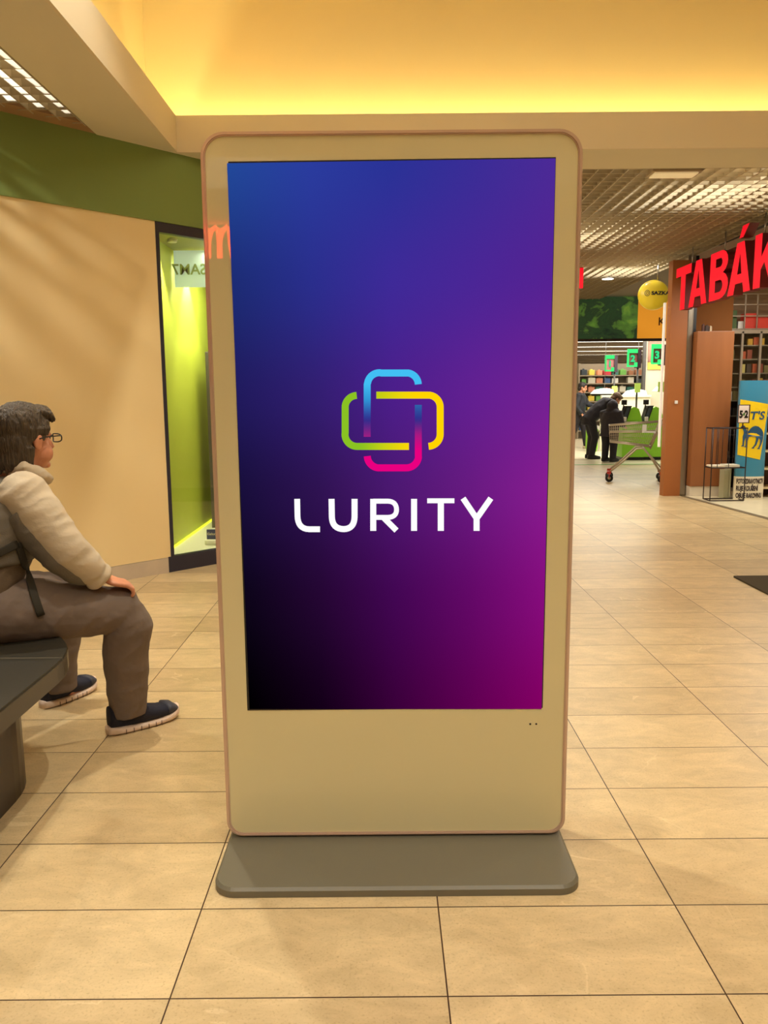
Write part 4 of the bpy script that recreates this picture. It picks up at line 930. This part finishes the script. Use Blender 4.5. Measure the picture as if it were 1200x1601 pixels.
# gondolas with goods
goods = [mat('goods_%d' % k, c, .5) for k, c in enumerate([(200, 60, 70), (230, 225, 210), (60, 120, 110), (240, 210, 90), (50, 60, 70), (225, 150, 120), (110, 170, 80), (80, 110, 160), (250, 250, 245), (150, 100, 70)])]
gn = ['red', 'cream', 'teal', 'yellow', 'dark grey', 'salmon', 'green', 'blue', 'white', 'brown']
gp = {}
def good(kd):
    if kd not in gp:
        b = NB(); box(b, -.11, .11, -.1, .1, 0, .2, .012); loft(b, [((0, 0, .19), (.05, 0, 0), (0, .05, 0)), ((0, 0, .24), (.035, 0, 0), (0, .035, 0))], 10)
        gp[kd] = obj('grocery_item', b, goods[kd]); return gp[kd]
    o = gp[kd].copy(); COL.objects.link(o); return o
random.seed(11)
m_sh = mat('gondola_white', (150, 136, 118), .5)
def gondola(y, xa, xb, lb, shelves, where, step=.27):
    g = thing('store_shelf', lb, 'shelf', ((xa+xb)/2, y, 0))
    b = NB(); box(b, xa, xb, y+.22, y+.26, 0, shelves[-1]+.35); box(b, xa-.04, xa, y-.2, y+.26, 0, shelves[-1]+.35); box(b, xb, xb+.04, y-.2, y+.26, 0, shelves[-1]+.35); obj('shelf_frame', b, m_sh, g)
    for si, z in enumerate(shelves):
        b = NB(); box(b, xa, xb, y-.2, y+.22, z-.03, z); obj('shelf_board', b, m_sh, g)
        x = xa+.15; pos = 0
        while x < xb-.1:
            kd = random.randrange(10)
            if random.random() < .9:
                pos += 1
                o = good(kd); o.location = (x, y, z+.001); o.scale = (random.uniform(.6, .98), 1, random.uniform(.6, .9))
                tag(o, '%s grocery pack, %s from left, %s shelf, %s' % (gn[kd], ORDW[pos-1], ['lowest', 'second', 'third', 'fourth', 'fifth', 'sixth', 'top'][si], where), 'grocery pack', 'goods on the supermarket shelves')
            x += step
gondola(24.0, 5.9, 8.35, 'long white supermarket shelf full of colourful goods, front row', (.25, .55, .85, 1.13, 1.40, 1.66, 1.90), 'front store rack', .235)
gondola(30.0, 7.4, 11.0, 'long white supermarket shelf full of goods, back row', (.9, 1.3, 1.72, 2.05), 'back store rack')
# lit white promotional tables
for k, (x, y, z, lb) in enumerate(((4.95, 17.9, 1.33, 'bright white canopy lamp above the bending shopper'), (5.62, 17.7, 1.30, 'bright white canopy lamp above the middle checkout'), (6.25, 17.6, 1.38, 'bright white canopy lamp near the orange pillar above the right checkout'))):
    c = thing('canopy_lamp', lb, 'lamp', (x, y, z))
    b = NB(); loft(b, [((x, y, z), (.26, 0, 0), (0, .2, 0)), ((x+.03, y, z+.09), (.20, 0, 0), (0, .16, 0)), ((x+.05, y, z+.12), (.06, 0, 0), (0, .06, 0))], 20, 3); obj('shade', b, mat('lamp_white', (250, 248, 240), .5, emit=(255, 252, 240), es=1.0) if k == 0 else bpy.data.materials['lamp_white'], c, True)
    b = NB(); tube(b, [(x+.05, y, z+.12), (x+.05, y, 2.9)], .006, 6); obj('cord', b, m_dkgrey, c)
# checkout number signs
m_gl = emat('green_sign_glow', (70, 255, 130), 1.1); m_gd = emat('green_digit_glow', (60, 245, 150), .9)
def lane_sign(x, y, z0_, w, h_, dig, lb):
    g = thing('checkout_sign', lb, 'sign', (x, y, z0_))
    b = NB(); t = .022
    box(b, x, x+w, y, y+.03, z0_+h_*.78, z0_+h_); box(b, x, x+t*1.6, y, y+.03, z0_, z0_+h_*.78); box(b, x+t*1.6, x+w, y, y+.03, z0_, z0_+t*1.5); box(b, x+w-.06, x+w, y, y+.03, z0_+t*1.5, z0_+.09)
    obj('glowing_frame', b, m_gl, g)
    b = NB(); box(b, x+.03, x+w+.001, y+.031, y+.04, z0_, z0_+h_*.8); obj('back_panel', b, mat('sign_back', (150, 90, 90), .6), g)
    b = NB(); merge(b, text_bm(dig, h_*.5, .004, .008), facing_cam((x+w*.35, y+.02, z0_+h_*.30))); obj('number', b, m_gd, g)
    b = NB(); box(b, x+w+.002, x+w+.075, y+.0, y+.2, z0_-.02, z0_+h_*.97); obj('side_panel', b, mat('sign_side', (46, 30, 40), .6), g)
    b = NB(); tube(b, [(x+w+.04, y+.1, 1.0 if dig != '3' else z0_-.05), (x+w+.04, y+.1, z0_)], .02, 8); obj('post', b, m_dkgrey, g)
    b = NB(); box(b, x+w-.02, x+w+.09, y+.02, y+.07, z0_-.52, z0_-.33); obj('lane_tag', b, mat('lane_tag_green', (176, 204, 90), .5, emit=(180, 210, 90), es=.3), g)
lane_sign(5.02, 18.0, 1.83, .21, .36, '1', 'green glowing checkout sign, leftmost and lowest of three')
lane_sign(5.00, 16.3, 1.865, .21, .36, '2', 'green glowing checkout sign, middle of three above the green checkouts')
lane_sign(5.12, 15.2, 1.87, .19, .38, '3', 'green glowing checkout sign nearest the orange pillar')
# self checkouts
m_lg = mat('checkout_green', (140, 200, 44), .45, emit=(120, 190, 30), es=.12)
def checkout(loc, lb):
    g = thing('self_checkout', lb, 'checkout', loc, None, True)
    b = NB(); prism(b, [(-.22, .06), (.22, .06), (.22, .74), (-.22, .74)], lambda u, v, d: (u, d, v), 0, .5); obj('cabinet', b, m_lg, g)
    b = NB(); box(b, -.21, .21, .02, .48, 0, .06); obj('kick_plinth', b, m_black, g)
    b = NB(); box(b, -.22, .22, -.03, .5, .742, .765, .004); obj('counter_top', b, m_cw, g)
    b = NB(); prism(b, [(-.12, .767), (.21, .767), (.20, .84), (.14, 1.02), (.04, 1.06), (-.03, 1.02)], lambda u, v, d: (u, d, v), .16, .30); obj('side_fin', b, m_lg, g)
    b = NB(); prism(b, [(-.22, .767), (-.12, .767), (-.02, 1.08), (-.14, 1.08)], lambda u, v, d: (u, d, v), .10, .30); mo = obj('monitor', b, m_black, g)
    b = NB(); prism(b, [(-.20, .79), (-.14, .79), (-.06, 1.05), (-.12, 1.05)], lambda u, v, d: (u, d, v), .095, .099); obj('monitor_face', b, mat('monitor_glass', (70, 80, 90), .2), mo)
    b = NB(); tube(b, [(-.17, .14, 1.0), (-.18, .14, 1.12)], .012, 6); box(b, -.22, -.12, .1, .16, 1.10, 1.20, .01); obj('card_reader', b, m_black, g)
    b = NB(); box(b, -.21, -.14, .03, .07, .775, .86, .01); obj('receipt', b, m_white, g)
    return g
c0 = checkout((5.00, 15.72, 0), 'green self checkout with black monitor behind the cart, fully seen')
c1_ = dup(c0, (5.45, 15.76, 0), 0, 'green self checkout with black monitor partly hidden by the orange pillar')
b = NB(); box(b, 4.78, 5.00, 18.3, 18.6, .04, .52, .02); box(b, 4.80, 4.98, 18.32, 18.58, 0, .04); tag(obj('green_bin', b, m_lg), 'green box on the supermarket floor behind the dark-clad shoppers', 'bin')
hg = NB(); box(hg, 5.05, 6.2, 18.35, 18.38, 0.0, 1.25); box(hg, 5.05, 6.2, 18.3, 18.4, 1.25, 1.3)
tag(obj('partition', hg, mat('pale_partition', (226, 220, 200), .5)), 'pale low partition behind the green checkouts', 'partition')

# ------------------------------------------------------------------ far shoppers
m_coat = mat('dark_navy_coat', (38, 34, 44), .85, bump=.3, bscale=60); m_coat2 = mat('charcoal_coat', (52, 46, 56), .85, bump=.3, bscale=60)
m_jean = mat('dark_trousers', (40, 36, 44), .9); m_shoeb = mat('black_shoes', (26, 24, 28), .6); m_hair2 = mat('far_hair_brown', (92, 66, 44), .7); m_hair3 = mat('far_hair_black', (34, 26, 24), .6)
def figure(label, base, face, J, coat, hairm, coat_len=.1, hs=1.0, voxel=.012, hood=False):
    """J: joint offsets in local frame x=facing, y=left, z=up"""
    a = face; R = Matrix.Rotation(a, 3, 'Z'); B_ = Vector(base)
    def Q(v): return B_+R @ Vector(v)
    p = thing('person', label, 'person', tuple(base))
    hd = Q(J['head']); pitch = J.get('pitch', 0)
    HRm = R @ Matrix.Rotation(pitch, 3, 'Y')
    Hh = lambda x, y, z: hd+HRm @ Vector((x, y, z))
    sl = Vector(J['sh']); hp = Vector(J['hip']); lf = Vector((0, 1, 0))
    spine = (sl-hp).normalized(); fw = lf.cross(spine)
    SLs = [sl+lf*.18*hs, sl-lf*.18*hs]; HPs = [hp+lf*.09, hp-lf*.09]
    b = NB(); head_bm(b, Hh, HRm, hs)
    tube(b, [Hh(-.01, 0, -.06), Q(sl+spine*.03), Q(sl-spine*.05)], [.055, .06, .07], 14)
    def tor(g):
        return [(Q(hp-spine*.06), R @ lf*(.15+g), R @ fw*(.10+g)), (Q(hp+spine*.1), R @ lf*(.155+g), R @ fw*(.11+g)), (Q(hp.lerp(sl, .6)), R @ lf*(.165+g), R @ fw*(.115+g)), (Q(sl), R @ lf*(.14+g), R @ fw*(.08+g))]
    loft(b, tor(0), 20)
    for i in (0, 1):
        k_ = Vector(J['knee'][i]); an = Vector(J['ank'][i]); e_ = Vector(J['elb'][i]); w_ = Vector(J['wri'][i])
        tube(b, [Q(HPs[i]), Q(k_), Q(an), Q(an-Vector((0, 0, .04)))], [.08, .055, .038, .038], 12)
        tube(b, [Q(sl.lerp(SLs[i], .5)), Q(SLs[i]), Q(e_), Q(w_)], [.05, .05, .038, .027], 12)
        d_ = R @ (w_-e_).normalized(); hand(b, Q(w_), d_, R @ Vector((.3, -.7+1.4*i, .2)), R @ Vector((0, -1+2*i, 0)), 1.0, .35)
    b = remesh(b, .008, 1); obj('body', b, m_skin, p, True)
    b = NB(); loft(b, [(Q(hp-Vector((0, 0, coat_len))), R @ lf*.20, R @ Vector((1, 0, 0))*.17)]+tor(.035)+[(Q(sl+spine*.06), R @ lf*.08, R @ fw*.075)], 20)
    for i in (0, 1):
        e_ = Vector(J['elb'][i]); w_ = Vector(J['wri'][i])
        tube(b, [Q(sl.lerp(SLs[i], .4)), Q(SLs[i]), Q(e_), Q(w_-(w_-e_).normalized()*.02)], [.085, .085, .066, .05], 14)
    if hood:
        ellip(b, Hh(-.035, 0, .01), (.115, .105, .125), HRm); tube(b, [Hh(-.03, 0, -.06), Q(sl+spine*.03)], [.10, .11], 16)
    b = remesh(b, voxel, 2, lambda c: .008*noise.noise(c*11)); obj('coat', b, coat, p, True)
    b = NB(); loft(b, [(Q(hp-Vector((0, 0, .10))), R @ lf*.17, R @ Vector((1, 0, 0))*.13), (Q(hp+spine*.04), R @ lf*.165, R @ fw*.12)], 20)
    for i in (0, 1):
        k_ = Vector(J['knee'][i]); an = Vector(J['ank'][i]); tube(b, [Q(HPs[i]), Q(k_), Q(k_.lerp(an, .5)), Q(an-Vector((0, 0, .02)))], [.10, .078, .07, .064], 14)
    b = remesh(b, voxel, 2); obj('trousers', b, m_jean, p, True)
    for i in (0, 1):
        an = Vector(J['ank'][i]); an.z = 0
        b = NB(); loft(b, [(Q(an+Vector((-.08, 0, .045))), R @ lf*.03, up*.04), (Q(an+Vector((0, 0, .055))), R @ lf*.045, up*.054), (Q(an+Vector((.1, 0, .04))), R @ lf*.05, up*.039), (Q(an+Vector((.18, 0, .03))), R @ lf*.035, up*.028)], 14, 2.6); obj('shoe', b, J.get('shoem', m_shoeb), p, True)
    b = NB(); ellip(b, Hh(-.022*hs, 0, .038*hs), (.104*hs, .088*hs, .092*hs), HRm); ellip(b, Hh(-.055*hs, 0, -.03*hs), (.06*hs, .08*hs, .08*hs), HRm); ellip(b, Hh(.05*hs, 0, .085*hs), (.045*hs, .06*hs, .03*hs), HRm)
    b = remesh(b, .007, 1, lambda c: .005*noise.noise(c*60)); obj('hair', b, hairm, p, True)
    return p
# bending man at the checkout, facing right
figure('person in a dark navy coat bending far forward over the green checkout', (4.36, 16.15, 0), 0.0,
       dict(head=(.40, 0, 1.22), pitch=.75, sh=(.20, 0, 1.17), hip=(-.14, 0, .82), knee=[(-.06, .10, .46), (-.04, -.10, .46)], ank=[(-.10, .10, .09), (-.10, -.10, .09)],
            elb=[(.36, .22, .98), (.34, -.22, .98)], wri=[(.48, .18, .86), (.46, -.16, .84)]), m_coat, m_hair2, .12)
# second person close in front, seen from behind
figure('person in a charcoal hooded coat standing beside the bending shopper, back to camera', (4.42, 15.38, 0), math.radians(40),
       dict(head=(.10, 0, 1.06), pitch=.5, sh=(.03, 0, .95), hip=(0, 0, .62), knee=[(.02, .09, .36), (.02, -.09, .36)], ank=[(0, .09, .08), (0, -.09, .08)],
            elb=[(.10, .21, .74), (.08, -.21, .74)], wri=[(.26, .16, .70), (.24, -.16, .70)]), m_coat2, m_hair2, .12, .92, hood=True)
# walking person partly hidden by the kiosk
figure('dark-haired person in a black jacket walking, half hidden by the kiosk edge', (4.80, 19.3, 0), math.radians(-25),
       dict(head=(.06, 0, 1.49), pitch=.25, sh=(.01, 0, 1.30), hip=(-.02, 0, .86), knee=[(.10, .09, .46), (-.10, -.09, .46)], ank=[(.16, .09, .09), (-.30, -.09, .12)],
            elb=[(.14, .24, 1.08), (-.04, -.24, 1.04)], wri=[(.42, .20, 1.0), (.10, -.20, .84)], shoem=mat('pale_trainers', (210, 196, 176), .6)), mat('black_jacket', (30, 32, 40), .7), m_hair3, .02)

# ------------------------------------------------------------------ behind the camera: shop front whose sign is mirrored in the kiosk glass
b = NB(); box(b, -6, 7, -4.1, -4.0, 0, 3.0); struct('wall_back_mall', b, m_plaster)
b = NB(); box(b, -6.1, -6, -4, 3, 0, 3.0); struct('wall_mall_left', b, m_plaster)
b = NB(); box(b, -2.6, -.6, -3.99, -3.96, 2.5, 3.0); struct('trim_40', b, m_black)  # unseen dark board added behind the letter to keep its glow off the wall
m_mglow = emat('red_letter_glow', (255, 60, 40), 22)
b = NB()
def MS(p): return Vector((p[0], -3.92, p[1]))
mx, mz, k = -1.80, 2.665, .31
tube(b, [MS((mx+x*k, mz+z*k)) for x, z in ((.0, .78), (.08, .95), (.16, 1.0), (.2, .9), (.22, .6), (.20, .05))], .028, 10)
tube(b, [MS((mx+x*k, mz+z*k)) for x, z in ((.22, .6), (.32, .9), (.46, 1.0), (.56, .9), (.58, .6), (.57, .05))], .028, 10)
tube(b, [MS((mx+x*k, mz+z*k)) for x, z in ((.58, .6), (.68, .9), (.82, 1.0), (.92, .9), (.94, .5), (1.0, .05))], .028, 10)
tag(obj('sign_letter', b, m_mglow), 'glowing red rounded letter m, seen mirrored in the upper left glass of the kiosk', 'sign')
